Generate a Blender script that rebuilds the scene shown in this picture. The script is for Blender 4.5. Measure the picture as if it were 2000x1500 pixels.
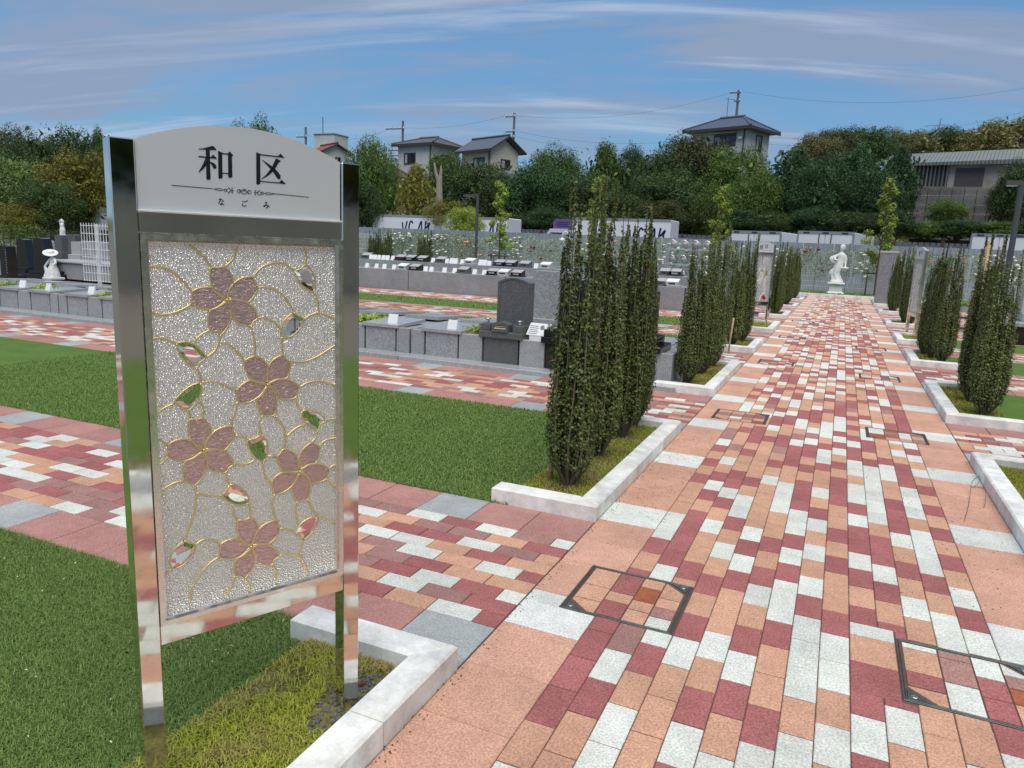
import bpy, math, random
import numpy as np
from mathutils import Matrix, Vector
from mathutils.geometry import tessellate_polygon

for o in list(bpy.data.objects):
    bpy.data.objects.remove(o)
SC = bpy.context.scene
COL = SC.collection
R = math.radians
rng = random.Random(7)

# ------------------------------------------------------------------ camera
F, YAW, PITCH, ROLL, CH, CX, CY = 1430.06, -0.41263, 0.18956, 0.04204, 1.4001, 1.0189, -1.7404
CAMP = Vector((CX, CY, CH))
_fw = Vector((math.sin(YAW)*math.cos(PITCH), math.cos(YAW)*math.cos(PITCH), -math.sin(PITCH)))
_rt = Vector((math.cos(YAW), -math.sin(YAW), 0))
_up = _rt.cross(_fw)
RT = math.cos(ROLL)*_rt + math.sin(ROLL)*_up
UP = -math.sin(ROLL)*_rt + math.cos(ROLL)*_up
FW = _fw
cd = bpy.data.cameras.new('camera'); cam = bpy.data.objects.new('camera', cd); COL.objects.link(cam)
cd.sensor_width = 36; cd.lens = F/2000*36; cd.clip_start = 0.05; cd.clip_end = 3000
cam.matrix_world = Matrix(((RT.x, UP.x, -FW.x, CAMP.x), (RT.y, UP.y, -FW.y, CAMP.y), (RT.z, UP.z, -FW.z, CAMP.z), (0, 0, 0, 1)))
SC.camera = cam

def proj(P):
    d = Vector(P)-CAMP; z = d.dot(FW)
    return (1000+F*d.dot(RT)/z, 750-F*d.dot(UP)/z, z)
def ray(x, y):
    return FW + RT*((x-1000)/F) + UP*((750-y)/F)
def at(x, y, Y):           # survey helper: the point of the plane Y=const seen at a photo position
    d = ray(x, y); return CAMP + d*((Y-CY)/d.y)
def gz(x, y, Z=0.0):       # the same for a level plane
    d = ray(x, y); return CAMP + d*((Z-CH)/d.z)

# ------------------------------------------------------------------ world and sun
SUN_EL, SUN_AZ = 66, 155          # degrees; azimuth clockwise from +Y
W = bpy.data.worlds.new('World'); SC.world = W; W.use_nodes = True
nt = W.node_tree; N = nt.nodes; LK = nt.links
for n in list(N): N.remove(n)
def wn(t, **k):
    n = N.new(t)
    for a, b in k.items(): setattr(n, a, b)
    return n
out = wn('ShaderNodeOutputWorld'); bg = wn('ShaderNodeBackground'); LK.new(bg.outputs[0], out.inputs[0])
sky = wn('ShaderNodeTexSky', sky_type='NISHITA', sun_disc=False, sun_elevation=R(SUN_EL), sun_rotation=R(SUN_AZ), air_density=1.2, dust_density=0.3, ozone_density=3.0)
bg.inputs[1].default_value = 0.096
tc = wn('ShaderNodeTexCoord'); sep = wn('ShaderNodeSeparateXYZ'); LK.new(tc.outputs['Generated'], sep.inputs[0])
def wm(op, a, b=None, c=None, clamp=False):
    n = wn('ShaderNodeMath', operation=op, use_clamp=clamp)
    for i, v in enumerate((a, b, c)):
        if v is None: continue
        if isinstance(v, (int, float)): n.inputs[i].default_value = v
        else: LK.new(v, n.inputs[i])
    return n.outputs[0]
zz = wm('ADD', wm('MAXIMUM', sep.outputs[2], 0.0), 0.22)
px_ = wm('DIVIDE', sep.outputs[0], zz); py_ = wm('DIVIDE', sep.outputs[1], zz)
comb = wn('ShaderNodeCombineXYZ'); LK.new(px_, comb.inputs[0]); LK.new(py_, comb.inputs[1])
def cloud(scale, rotz, sx, sy, lo, hi, det, loc=(0, 0, 0), rough=0.55, dist=0.6):
    m0_ = wn('ShaderNodeMapping'); m0_.inputs['Rotation'].default_value = (0, 0, R(-rotz)); LK.new(comb.outputs[0], m0_.inputs[0])
    m = wn('ShaderNodeMapping'); m.inputs['Scale'].default_value = (sx, sy, 1); m.inputs['Location'].default_value = loc
    LK.new(m0_.outputs[0], m.inputs[0])
    t = wn('ShaderNodeTexNoise'); t.inputs['Scale'].default_value = scale; t.inputs['Detail'].default_value = det; t.inputs['Roughness'].default_value = rough; t.inputs['Distortion'].default_value = dist
    LK.new(m.outputs[0], t.inputs[0])
    r = wn('ShaderNodeMapRange', interpolation_type='SMOOTHSTEP'); r.inputs[1].default_value = lo; r.inputs[2].default_value = hi
    LK.new(t.outputs[0], r.inputs[0]); return r.outputs[0]
c1 = cloud(1.7, 17, 0.36, 2.5, 0.49, 0.68, 9, (1.3, 0.4, 0), 0.58, 0.6)     # thin bright streaks
c2 = cloud(1.25, 20, 0.42, 1.55, 0.43, 0.60, 10, (5.1, 2.2, 0), 0.63, 0.8)    # greyer banks
c3 = cloud(0.45, 10, 0.7, 1.0, 0.42, 0.60, 3, (2.1, 7.7, 0))
c4 = cloud(0.6, 18, 0.4, 1.3, 0.40, 0.66, 5, (8.1, 3.7, 0), 0.5)            # faint veil
def wmix(fac, a, b):
    n = wn('ShaderNodeMix', data_type='RGBA'); LK.new(fac, n.inputs[0])
    for i, v in ((6, a), (7, b)):
        if isinstance(v, tuple): n.inputs[i].default_value = v
        else: LK.new(v, n.inputs[i])
    return n.outputs[2]
# blue of the clear parts: the physical sky; clouds are pale grey-lavender sheets in front of it
haze_f = wm('POWER', wm('SUBTRACT', 1.0, wm('MAXIMUM', sep.outputs[2], 0.0)), 4.0)
tint = wn('ShaderNodeMix', data_type='RGBA', blend_type='MULTIPLY'); tint.inputs[0].default_value = 1; LK.new(sky.outputs[0], tint.inputs[6]); tint.inputs[7].default_value = (0.54, 0.85, 1.08, 1)
m0 = wmix(wm('MULTIPLY', haze_f, 0.6), tint.outputs[2], (1.95, 4.0, 6.6, 1))
m0 = wmix(wm('MULTIPLY', c4, 0.5), m0, (2.5, 4.2, 6.7, 1))
m1 = wmix(wm('MULTIPLY', c2, 0.8), m0, (3.05, 3.75, 5.25, 1))
m2 = wmix(wm('MULTIPLY', wm('MULTIPLY', c1, 0.85), wm('ADD', c3, 0.5, clamp=True)), m1, (5.0, 5.9, 7.4, 1))
LK.new(m2, bg.inputs[0])

sl = bpy.data.lights.new('sun', 'SUN'); sl.energy = 3.3; sl.angle = R(60); sl.color = (1.0, 0.925, 0.80)
sun = bpy.data.objects.new('sun', sl); COL.objects.link(sun)
_sd = Vector((math.sin(R(SUN_AZ))*math.cos(R(SUN_EL)), math.cos(R(SUN_AZ))*math.cos(R(SUN_EL)), math.sin(R(SUN_EL))))
sun.rotation_euler = _sd.to_track_quat('Z', 'Y').to_euler()
vs = SC.view_settings; vs.view_transform = 'Standard'; vs.look = 'None'; vs.gamma = 1; vs.use_curve_mapping = False; vs.exposure = 0.0
SC.render.engine = 'CYCLES'
SC.cycles.max_bounces = 8; SC.cycles.transmission_bounces = 8; SC.cycles.transparent_max_bounces = 8

# ------------------------------------------------------------------ helpers
def s2l(r, g, b):
    f = lambda v: (v/12.92 if v <= 0.04045 else ((v+0.055)/1.055)**2.4)
    return (f(r/255), f(g/255), f(b/255))
class NT:
    def __init__(s, m): s.t = m.node_tree; s.n = s.t.nodes; s.l = s.t.links
    def new(s, t, **k):
        n = s.n.new(t)
        for a, b in k.items(): setattr(n, a, b)
        return n
    def set(s, i, v):
        if isinstance(v, (int, float)): i.default_value = v
        elif isinstance(v, tuple): i.default_value = v if len(v) != 3 or i.type == 'VECTOR' else v+(1,)
        else: s.l.new(v, i)
    def math(s, op, a, b=0.0, clamp=False):
        n = s.new('ShaderNodeMath', operation=op, use_clamp=clamp); s.set(n.inputs[0], a); s.set(n.inputs[1], b); return n.outputs[0]
    def mix(s, f, a, b, mode='MIX'):
        n = s.new('ShaderNodeMix', data_type='RGBA', blend_type=mode); s.set(n.inputs[0], f); s.set(n.inputs[6], a); s.set(n.inputs[7], b); return n.outputs[2]
    def noise(s, vec, scale, det=3, rough=0.5, dist=0):
        n = s.new('ShaderNodeTexNoise'); s.l.new(vec, n.inputs[0]); n.inputs['Scale'].default_value = scale; n.inputs['Detail'].default_value = det; n.inputs['Roughness'].default_value = rough; n.inputs['Distortion'].default_value = dist; return n.outputs[0]
    def rng(s, v, a, b, c=0.0, d=1.0):
        n = s.new('ShaderNodeMapRange'); s.set(n.inputs[0], v); n.inputs[1].default_value = a; n.inputs[2].default_value = b; n.inputs[3].default_value = c; n.inputs[4].default_value = d; return n.outputs[0]
    def bump(s, h, st, d=0.01):
        n = s.new('ShaderNodeBump'); s.set(n.inputs['Height'], h); n.inputs['Strength'].default_value = st; n.inputs['Distance'].default_value = d; return n.outputs[0]
    def pos(s): return s.new('ShaderNodeNewGeometry').outputs['Position']
    def rand(s): return s.new('ShaderNodeObjectInfo').outputs['Random']
MATS = {}
def newmat(name):
    m = bpy.data.materials.new(name); m.use_nodes = True; MATS[name] = m
    return m, NT(m), m.node_tree.nodes['Principled BSDF']
def mat(name, col, rough=0.6, metal=0.0, spec=0.5, speck=None, stain=None, bump=None, vary=0.0, coat=0.0):
    """speck=(scale,amount) fine grain, stain=(scale,amount) soiling, bump=(scale,strength)"""
    m, t, b = newmat(name); c = tuple(col)+(1,) if len(col) == 3 else col
    b.inputs['Roughness'].default_value = rough; b.inputs['Metallic'].default_value = metal; b.inputs['Specular IOR Level'].default_value = spec; b.inputs['Coat Weight'].default_value = coat
    cur = None; P = t.pos()
    def cc(): return cur if cur is not None else c
    if vary:
        cur = t.mix(1.0, cc(), t.new('ShaderNodeCombineColor').outputs[0], 'MULTIPLY')
        k = cur.node.inputs[7].links[0].from_node; v = t.rng(t.rand(), 0, 1, 1-vary, 1+vary)
        for i in range(3): t.l.new(v, k.inputs[i])
    if speck:
        n = t.noise(P, speck[0], 2, 0.7)
        f = t.rng(n, 0.3, 0.7, 1-speck[1], 1+speck[1])
        f = t.math('MULTIPLY', f, t.rng(t.noise(P, speck[0]*.16, 3, .6), .3, .7, .93, 1.07))
        k = t.new('ShaderNodeCombineColor')
        for i in range(3): t.l.new(f, k.inputs[i])
        cur = t.mix(1.0, cc(), k.outputs[0], 'MULTIPLY')
    if stain:
        n = t.noise(P, stain[0], 5, 0.65); f = t.rng(n, 0.38, 0.68, 1+stain[1]*0.3, 1-stain[1])
        k = t.new('ShaderNodeCombineColor')
        for i in range(3): t.l.new(f, k.inputs[i])
        cur = t.mix(1.0, cc(), k.outputs[0], 'MULTIPLY')
    if cur is None: b.inputs['Base Color'].default_value = c
    else: t.l.new(cur, b.inputs['Base Color'])
    if bump: t.l.new(t.bump(t.noise(P, bump[0], 3, 0.6), bump[1], 0.004), b.inputs['Normal'])
    return m

class MB:
    def __init__(s): s.v = []; s.f = []; s.mi = []; s.M = None; s.cur = 0
    def add(s, vs, fs):
        b = len(s.v)
        s.v += [tuple(s.M @ Vector(q)) for q in vs] if s.M is not None else [tuple(q) for q in vs]
        s.f += [tuple(i+b for i in f) for f in fs]; s.mi += [s.cur]*len(fs); return s
    def box(s, x0, x1, y0, y1, z0, z1, ch=0.0):
        if ch <= 0:
            return s.add([(x0, y0, z0), (x1, y0, z0), (x1, y1, z0), (x0, y1, z0), (x0, y0, z1), (x1, y0, z1), (x1, y1, z1), (x0, y1, z1)],
                         [(3, 2, 1, 0), (4, 5, 6, 7), (0, 1, 5, 4), (1, 2, 6, 5), (2, 3, 7, 6), (3, 0, 4, 7)])
        c = ch
        return s.add([(x0, y0, z0), (x1, y0, z0), (x1, y1, z0), (x0, y1, z0), (x0, y0, z1-c), (x1, y0, z1-c), (x1, y1, z1-c), (x0, y1, z1-c),
                      (x0+c, y0+c, z1), (x1-c, y0+c, z1), (x1-c, y1-c, z1), (x0+c, y1-c, z1)],
                     [(3, 2, 1, 0), (0, 1, 5, 4), (1, 2, 6, 5), (2, 3, 7, 6), (3, 0, 4, 7), (4, 5, 9, 8), (5, 6, 10, 9), (6, 7, 11, 10), (7, 4, 8, 11), (8, 9, 10, 11)])
    def rbox(s, x0, x1, y0, y1, z0, z1, c):     # box with all twelve edges chamfered
        X = (x0, x0+c, x1-c, x1); Y = (y0, y0+c, y1-c, y1); Z = (z0, z0+c, z1-c, z1); vs = []; idx = {}
        def V(i, j, k):
            if (i, j, k) not in idx: idx[(i, j, k)] = len(vs); vs.append((X[i], Y[j], Z[k]))
            return idx[(i, j, k)]
        fs = [[V(1, 1, 3), V(2, 1, 3), V(2, 2, 3), V(1, 2, 3)], [V(1, 2, 0), V(2, 2, 0), V(2, 1, 0), V(1, 1, 0)],
              [V(1, 0, 1), V(2, 0, 1), V(2, 0, 2), V(1, 0, 2)], [V(2, 3, 1), V(1, 3, 1), V(1, 3, 2), V(2, 3, 2)],
              [V(0, 2, 1), V(0, 1, 1), V(0, 1, 2), V(0, 2, 2)], [V(3, 1, 1), V(3, 2, 1), V(3, 2, 2), V(3, 1, 2)],
              [V(1, 0, 2), V(2, 0, 2), V(2, 1, 3), V(1, 1, 3)], [V(2, 3, 2), V(1, 3, 2), V(1, 2, 3), V(2, 2, 3)],
              [V(0, 2, 2), V(0, 1, 2), V(1, 1, 3), V(1, 2, 3)], [V(3, 1, 2), V(3, 2, 2), V(2, 2, 3), V(2, 1, 3)],
              [V(2, 0, 1), V(1, 0, 1), V(1, 1, 0), V(2, 1, 0)], [V(1, 3, 1), V(2, 3, 1), V(2, 2, 0), V(1, 2, 0)],
              [V(0, 1, 1), V(0, 2, 1), V(1, 2, 0), V(1, 1, 0)], [V(3, 2, 1), V(3, 1, 1), V(2, 1, 0), V(2, 2, 0)],
              [V(0, 1, 1), V(1, 0, 1), V(1, 0, 2), V(0, 1, 2)], [V(2, 0, 1), V(3, 1, 1), V(3, 1, 2), V(2, 0, 2)],
              [V(3, 2, 1), V(2, 3, 1), V(2, 3, 2), V(3, 2, 2)], [V(1, 3, 1), V(0, 2, 1), V(0, 2, 2), V(1, 3, 2)],
              [V(0, 1, 2), V(1, 0, 2), V(1, 1, 3)], [V(2, 0, 2), V(3, 1, 2), V(2, 1, 3)], [V(3, 2, 2), V(2, 3, 2), V(2, 2, 3)], [V(1, 3, 2), V(0, 2, 2), V(1, 2, 3)],
              [V(1, 0, 1), V(0, 1, 1), V(1, 1, 0)], [V(3, 1, 1), V(2, 0, 1), V(2, 1, 0)], [V(2, 3, 1), V(3, 2, 1), V(2, 2, 0)], [V(0, 2, 1), V(1, 3, 1), V(1, 2, 0)]]
        return s.add(vs, fs)
    def tube(s, pts, r, n=6, cap=True):
        pts = [Vector(p) for p in pts]; rs = r if isinstance(r, (list, tuple)) else [r]*len(pts); vs = []; fs = []
        ref = None
        for i, p in enumerate(pts):
            d = (pts[min(i+1, len(pts)-1)]-pts[max(i-1, 0)]).normalized()
            if ref is None: ref = d.orthogonal().normalized()
            a = (ref - d*ref.dot(d))
            a = a.normalized() if a.length > 1e-6 else d.orthogonal().normalized()
            ref = a; b = d.cross(a)
            for k in range(n):
                t = 2*math.pi*k/n; vs.append(p+(a*math.cos(t)+b*math.sin(t))*rs[i])
        for i in range(len(pts)-1):
            for k in range(n): fs.append((i*n+k, i*n+(k+1) % n, (i+1)*n+(k+1) % n, (i+1)*n+k))
        if cap: fs.append(tuple(range(n-1, -1, -1))); fs.append(tuple(range((len(pts)-1)*n, len(pts)*n)))
        return s.add(vs, fs)
    def lathe(s, prof, n=16, c=(0, 0, 0), sx=1, sy=1):
        vs = []; fs = []
        for (r, z) in prof:
            for k in range(n):
                t = 2*math.pi*k/n; vs.append((c[0]+r*sx*math.cos(t), c[1]+r*sy*math.sin(t), c[2]+z))
        m = len(prof)
        for i in range(m-1):
            for k in range(n): fs.append((i*n+k, i*n+(k+1) % n, (i+1)*n+(k+1) % n, (i+1)*n+k))
        fs.append(tuple(range(n-1, -1, -1))); fs.append(tuple(range((m-1)*n, m*n)))
        return s.add(vs, fs)
    def prism(s, poly, axis, a, b):    # polygon extruded along axis ('x','y','z') from a to b
        n = len(poly)
        mk = {'x': lambda p, t: (t, p[0], p[1]), 'y': lambda p, t: (p[0], t, p[1]), 'z': lambda p, t: (p[0], p[1], t)}[axis]
        vs = [mk(p, a) for p in poly]+[mk(p, b) for p in poly]
        tr = tessellate_polygon([[Vector((p[0], p[1], 0)) for p in poly]])
        fs = [tuple(t) for t in tr]+[tuple(i+n for i in reversed(t)) for t in tr]+[(i, (i+1) % n, n+(i+1) % n, n+i) for i in range(n)]
        return s.add(vs, fs)
    def sheet(s, loops, axis, a, b):   # polygon with holes, extruded
        flat = [p for l in loops for p in l]; n = len(flat)
        mk = {'y': lambda p, t: (p[0], t, p[1]), 'z': lambda p, t: (p[0], p[1], t)}[axis]
        tr = tessellate_polygon([[Vector((p[0], p[1], 0)) for p in l] for l in loops])
        fs = [tuple(t) for t in tr]+[tuple(i+n for i in reversed(t)) for t in tr]; o = 0
        for l in loops:
            m = len(l); fs += [(o+i, o+(i+1) % m, n+o+(i+1) % m, n+o+i) for i in range(m)]; o += m
        return s.add([mk(p, a) for p in flat]+[mk(p, b) for p in flat], fs)
    def mesh(s, name, mats, smooth=False, fix=True):
        me = bpy.data.meshes.new(name); me.from_pydata(s.v, [], s.f)
        for m in (mats if isinstance(mats, (list, tuple)) else [mats]): me.materials.append(m)
        if any(s.mi): me.polygons.foreach_set('material_index', s.mi)
        if smooth: me.polygons.foreach_set('use_smooth', [True]*len(me.polygons))
        if fix:
            import bmesh
            bm = bmesh.new(); bm.from_mesh(me); bmesh.ops.recalc_face_normals(bm, faces=bm.faces); bm.to_mesh(me); bm.free()
        me.update(); return me
def link(name, me, parent=None, loc=None, rotz=None):
    o = bpy.data.objects.new(name, me); COL.objects.link(o)
    if parent is not None: o.parent = parent
    if loc is not None: o.location = loc
    if rotz is not None: o.rotation_euler = (0, 0, rotz)
    return o
def obj(name, mb, mats, parent=None, smooth=False, loc=None, rotz=None, fix=True):
    return link(name, mb.mesh(name, mats, smooth, fix), parent, loc, rotz)
def tag(o, label, cat, group=None):
    o['label'] = label; o['category'] = cat
    if group: o['group'] = group
    return o
def thing(name, label, cat, loc=(0, 0, 0), rotz=0, group=None):
    o = link(name, None, None, loc, rotz); o.empty_display_size = 0.1; return tag(o, label, cat, group)
def struct(o, label=None):
    o['kind'] = 'structure'
    if label: o['label'] = label
    return o
def stuff(o, label=None):
    o['kind'] = 'stuff'
    if label: o['label'] = label
    return o
def clone(o, parent=None):
    c = o.copy(); COL.objects.link(c); c.parent = parent
    for ch in [k for k in o.children]: clone(ch, c)
    return c
def npmesh(name, V, Fq, m, attr=None, smooth=False):
    """V (n,3), Fq (m,3|4) numpy"""
    me = bpy.data.meshes.new(name); V = np.asarray(V, np.float32); Fq = np.asarray(Fq, np.int32); k = Fq.shape[1]
    me.vertices.add(len(V)); me.vertices.foreach_set('co', V.ravel())
    me.loops.add(Fq.size); me.loops.foreach_set('vertex_index', Fq.ravel())
    me.polygons.add(len(Fq)); me.polygons.foreach_set('loop_start', np.arange(0, Fq.size, k, dtype=np.int32))
    if smooth: me.polygons.foreach_set('use_smooth', np.ones(len(Fq), bool))
    me.update(calc_edges=True)
    if attr is not None:
        a = me.attributes.new('rnd', 'FLOAT', 'FACE'); a.data.foreach_set('value', np.asarray(attr, np.float32))
    me.materials.append(m); return me
PET=[[[[240,1243],[226,1250],[213,1262],[206,1275],[202,1293],[203,1308],[207,1316],[221,1315],[235,1318],[245,1310],[252,1298],[257,1280],[248,1267],[243,1254]],[[243,1244],[244,1257],[250,1270],[260,1281],[274,1290],[290,1294],[304,1293],[309,1280],[315,1267],[307,1251],[292,1233],[277,1238],[259,1240]],[[241,1239],[259,1240],[277,1236],[293,1229],[305,1217],[314,1194],[303,1186],[296,1175],[278,1178],[263,1185],[251,1195],[250,1211],[247,1226]],[[241,1237],[247,1225],[250,1209],[248,1195],[239,1175],[225,1158],[213,1163],[198,1169],[194,1184],[195,1202],[199,1215],[213,1219],[228,1228]],[[236,1239],[226,1229],[214,1221],[200,1217],[181,1220],[158,1231],[160,1246],[160,1259],[173,1267],[190,1270],[206,1269],[214,1257],[226,1247]]],[[[333,1026],[318,1031],[296,1040],[284,1055],[278,1072],[277,1089],[303,1099],[319,1093],[337,1071],[335,1048]],[[336,1027],[336,1048],[340,1072],[353,1088],[376,1097],[384,1087],[395,1078],[395,1057],[386,1036],[366,1035],[349,1031]],[[339,1026],[357,1034],[380,1035],[400,1027],[419,1010],[415,997],[410,983],[388,979],[361,986],[354,1003],[343,1019]],[[334,1021],[345,1014],[354,1001],[358,985],[357,962],[350,942],[333,943],[320,946],[311,965],[306,988],[317,996],[328,1009]],[[332,1021],[321,1004],[306,992],[284,983],[260,987],[256,1004],[257,1017],[269,1030],[289,1039],[307,1033],[321,1028]]],[[[172,881],[156,892],[145,906],[139,927],[138,943],[142,958],[158,955],[173,957],[185,942],[192,920],[184,907],[177,895]],[[175,880],[179,895],[187,907],[200,921],[218,928],[241,928],[244,915],[249,904],[241,888],[222,869],[206,875],[191,878]],[[177,875],[193,876],[209,872],[227,863],[237,847],[243,829],[231,823],[222,811],[204,817],[181,829],[181,846],[177,862]],[[171,874],[177,860],[179,843],[173,822],[162,805],[149,794],[137,803],[124,810],[122,829],[127,855],[142,858],[157,866]],[[168,876],[155,866],[139,859],[117,859],[91,873],[91,887],[93,902],[107,911],[127,912],[144,906],[153,892]]],[[[415,784],[413,803],[412,818],[403,832],[391,842],[374,849],[365,838],[355,829],[359,810],[370,792],[387,783]],[[418,785],[418,806],[421,829],[434,845],[452,854],[465,847],[475,840],[474,817],[464,795],[445,795],[430,789]],[[422,781],[439,791],[461,794],[483,788],[504,771],[499,757],[495,745],[476,739],[448,741],[445,756],[433,770]],[[419,777],[433,769],[445,750],[448,731],[441,697],[426,697],[410,699],[398,719],[393,738],[402,749],[413,765]],[[414,776],[408,762],[396,744],[372,731],[347,731],[344,748],[340,763],[352,779],[370,786],[390,781]]],[[[281,605],[263,619],[251,637],[247,660],[249,680],[267,676],[283,680],[296,665],[302,642],[292,627],[286,612]],[[284,604],[290,624],[303,643],[323,655],[350,657],[354,643],[360,632],[351,613],[331,598],[312,601]],[[285,598],[306,601],[328,595],[345,579],[357,556],[343,548],[336,536],[314,542],[294,558],[291,578]],[[282,597],[289,579],[290,559],[282,538],[264,518],[251,528],[237,532],[235,554],[242,576],[258,580],[274,591]],[[278,601],[265,588],[246,578],[222,582],[199,594],[203,611],[203,625],[221,633],[248,632],[260,619]]]]
CEN=[[240,1240],[335,1024],[173,878],[418,780],[282,600]]
LEAF=[[[412,1309],[428,1315],[442,1326],[454,1315],[465,1296],[467,1276],[463,1257],[445,1263],[427,1277],[416,1293]],[[406,1205],[418,1196],[435,1186],[426,1167],[411,1151],[394,1142],[375,1143],[373,1163],[380,1182],[392,1195]],[[121,1142],[139,1144],[158,1138],[174,1122],[186,1104],[171,1093],[162,1080],[144,1093],[130,1111],[123,1127]],[[171,1044],[154,1041],[134,1030],[119,1016],[110,1003],[123,993],[138,979],[152,989],[166,1006],[172,1026]],[[316,895],[327,880],[332,860],[329,841],[320,824],[302,834],[289,853],[281,871],[281,886],[299,888]],[[426,944],[444,945],[469,936],[493,912],[478,901],[470,885],[450,896],[435,912],[426,928]],[[231,778],[248,774],[267,757],[277,738],[279,720],[257,720],[236,728],[223,740],[213,754],[223,763]],[[117,657],[130,648],[144,640],[139,621],[123,603],[106,593],[87,593],[84,617],[91,636],[103,648]],[[402,610],[414,628],[438,641],[469,641],[465,616],[447,596],[421,583],[417,597]]]
CAME=[[[159,1366],[176,1352],[192,1335],[206,1316]],[[267,1365],[262,1346],[253,1332],[236,1318]],[[63,1316],[82,1317],[104,1313],[126,1299],[144,1280],[160,1259]],[[63,1216],[86,1209],[111,1211],[135,1219],[157,1231]],[[307,1294],[316,1308],[336,1323],[360,1329],[385,1326],[405,1314],[412,1309]],[[440,1365],[444,1344],[441,1326]],[[317,1268],[337,1269],[359,1262],[381,1247],[395,1228],[408,1205]],[[314,1193],[330,1194],[349,1186],[363,1175],[373,1163]],[[464,1256],[473,1235],[476,1201]],[[435,1186],[450,1195],[474,1201],[498,1196],[525,1184]],[[375,1143],[375,1119],[376,1097]],[[296,1175],[302,1151],[305,1124],[303,1099]],[[390,1082],[413,1076],[443,1077],[479,1090],[525,1115]],[[197,1169],[181,1162],[167,1151],[159,1137]],[[222,1157],[217,1137],[207,1119],[187,1104]],[[223,1139],[243,1130],[263,1110],[277,1089]],[[63,1154],[81,1156],[101,1151],[121,1141]],[[163,1080],[170,1062],[172,1045]],[[173,1045],[199,1044],[224,1035],[255,1016]],[[421,1009],[442,1018],[479,1020],[524,1003]],[[62,976],[85,991],[110,1001]],[[138,979],[143,966],[142,958]],[[166,1000],[174,986],[175,968],[171,956]],[[257,988],[252,964],[244,943],[242,927]],[[320,946],[311,928],[312,909],[316,895]],[[350,940],[366,921],[378,897],[379,868],[374,848]],[[410,982],[414,961],[426,944]],[[383,881],[401,896],[419,904],[436,905]],[[493,912],[506,912],[524,911]],[[470,884],[465,867],[451,854]],[[475,841],[490,854],[523,857]],[[250,902],[268,897],[283,886]],[[330,837],[353,831]],[[296,832],[282,826],[260,826],[243,831]],[[61,920],[74,917],[91,903]],[[90,874],[79,863],[61,855]],[[320,822],[319,799],[327,777],[340,760]],[[504,771],[512,779],[523,780]],[[497,743],[505,729],[521,718]],[[224,809],[226,793],[231,778]],[[61,786],[81,799],[103,808],[124,808]],[[149,794],[151,766],[148,742],[144,722],[134,694],[116,658]],[[151,772],[179,761],[213,752]],[[347,730],[340,707],[344,680],[351,654]],[[236,726],[238,703],[249,679]],[[279,720],[283,699],[281,679]],[[410,697],[405,676],[408,648],[412,630]],[[443,695],[453,665],[472,642],[521,609]],[[144,640],[158,648],[175,647],[192,638],[203,625]],[[85,592],[75,583],[61,574]],[[198,594],[173,581],[149,556],[131,526],[125,484]],[[237,531],[232,509],[210,482]],[[264,516],[273,497],[276,478]],[[338,534],[347,510],[348,481]],[[357,556],[382,553],[409,541],[426,519],[437,479]],[[360,632],[383,623],[403,608]],[[421,583],[419,562],[409,541]]]
WA=[[[184.3,1579.8],[194.2,1581.7],[202.1,1584.4],[209.4,1587.3],[216.5,1589.8],[224.2,1583.0],[222.9,1581.2],[209.1,1579.9],[200.4,1579.7],[184.5,1578.5]],[[200.4,1579.7],[209.1,1579.9],[208.5,1552.1],[208.7,1516.8],[206.8,1514.5],[200.7,1514.0],[199.3,1515.4],[200.2,1563.2]],[[184.0,1564.4],[200.8,1564.5],[211.0,1564.4],[216.1,1570.5],[224.5,1563.0],[223.8,1562.2],[208.5,1561.7],[199.5,1562.0],[183.8,1561.6]],[[199.5,1562.0],[199.6,1545.3],[195.6,1539.5],[189.4,1533.3],[183.8,1528.6],[182.7,1529.1],[187.8,1538.2],[193.6,1548.8]],[[208.2,1554.5],[215.5,1552.8],[220.3,1549.7],[222.9,1545.7],[222.1,1541.2],[218.7,1539.3],[215.4,1540.8],[213.4,1546.0],[210.5,1549.9],[208.4,1552.4]],[[227.7,1580.4],[238.4,1576.5],[236.7,1573.0],[235.9,1522.2],[234.0,1519.3],[227.8,1518.7],[226.5,1520.4]],[[237.2,1576.3],[250.2,1576.5],[250.1,1574.1],[236.8,1573.9]],[[249.6,1576.5],[252.8,1580.7],[254.7,1581.0],[262.1,1573.9],[258.8,1570.5],[258.6,1525.4],[256.1,1523.0],[250.4,1522.8],[249.2,1524.9],[250.0,1574.4]],[[235.7,1532.5],[249.8,1533.0],[249.7,1531.0],[235.7,1530.6]]]
KU=[[[316.8,1586.5],[327.7,1583.5],[326.0,1580.5],[325.1,1516.3],[322.1,1513.2],[316.8,1512.8],[315.3,1514.5]],[[327.1,1583.3],[370.1,1583.3],[376.4,1589.9],[385.9,1581.4],[384.8,1580.7],[369.4,1580.8],[326.0,1580.8]],[[324.9,1521.9],[371.7,1522.1],[378.1,1528.7],[387.7,1520.5],[386.8,1519.1],[370.2,1520.0],[324.9,1519.7]],[[331.1,1570.6],[342.6,1565.0],[355.3,1557.8],[362.3,1552.7],[370.7,1545.0],[375.7,1537.8],[375.3,1532.0],[371.4,1529.1],[367.0,1531.9],[357.1,1545.9],[350.4,1552.3],[339.9,1562.2],[330.6,1569.8]],[[366.2,1577.8],[377.1,1572.9],[375.7,1570.9],[372.2,1569.6],[362.0,1553.0],[352.9,1542.7],[342.6,1534.2],[328.4,1526.1],[328.1,1526.9],[339.3,1536.7],[351.1,1551.7],[355.3,1557.8],[363.8,1575.3]]]
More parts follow.
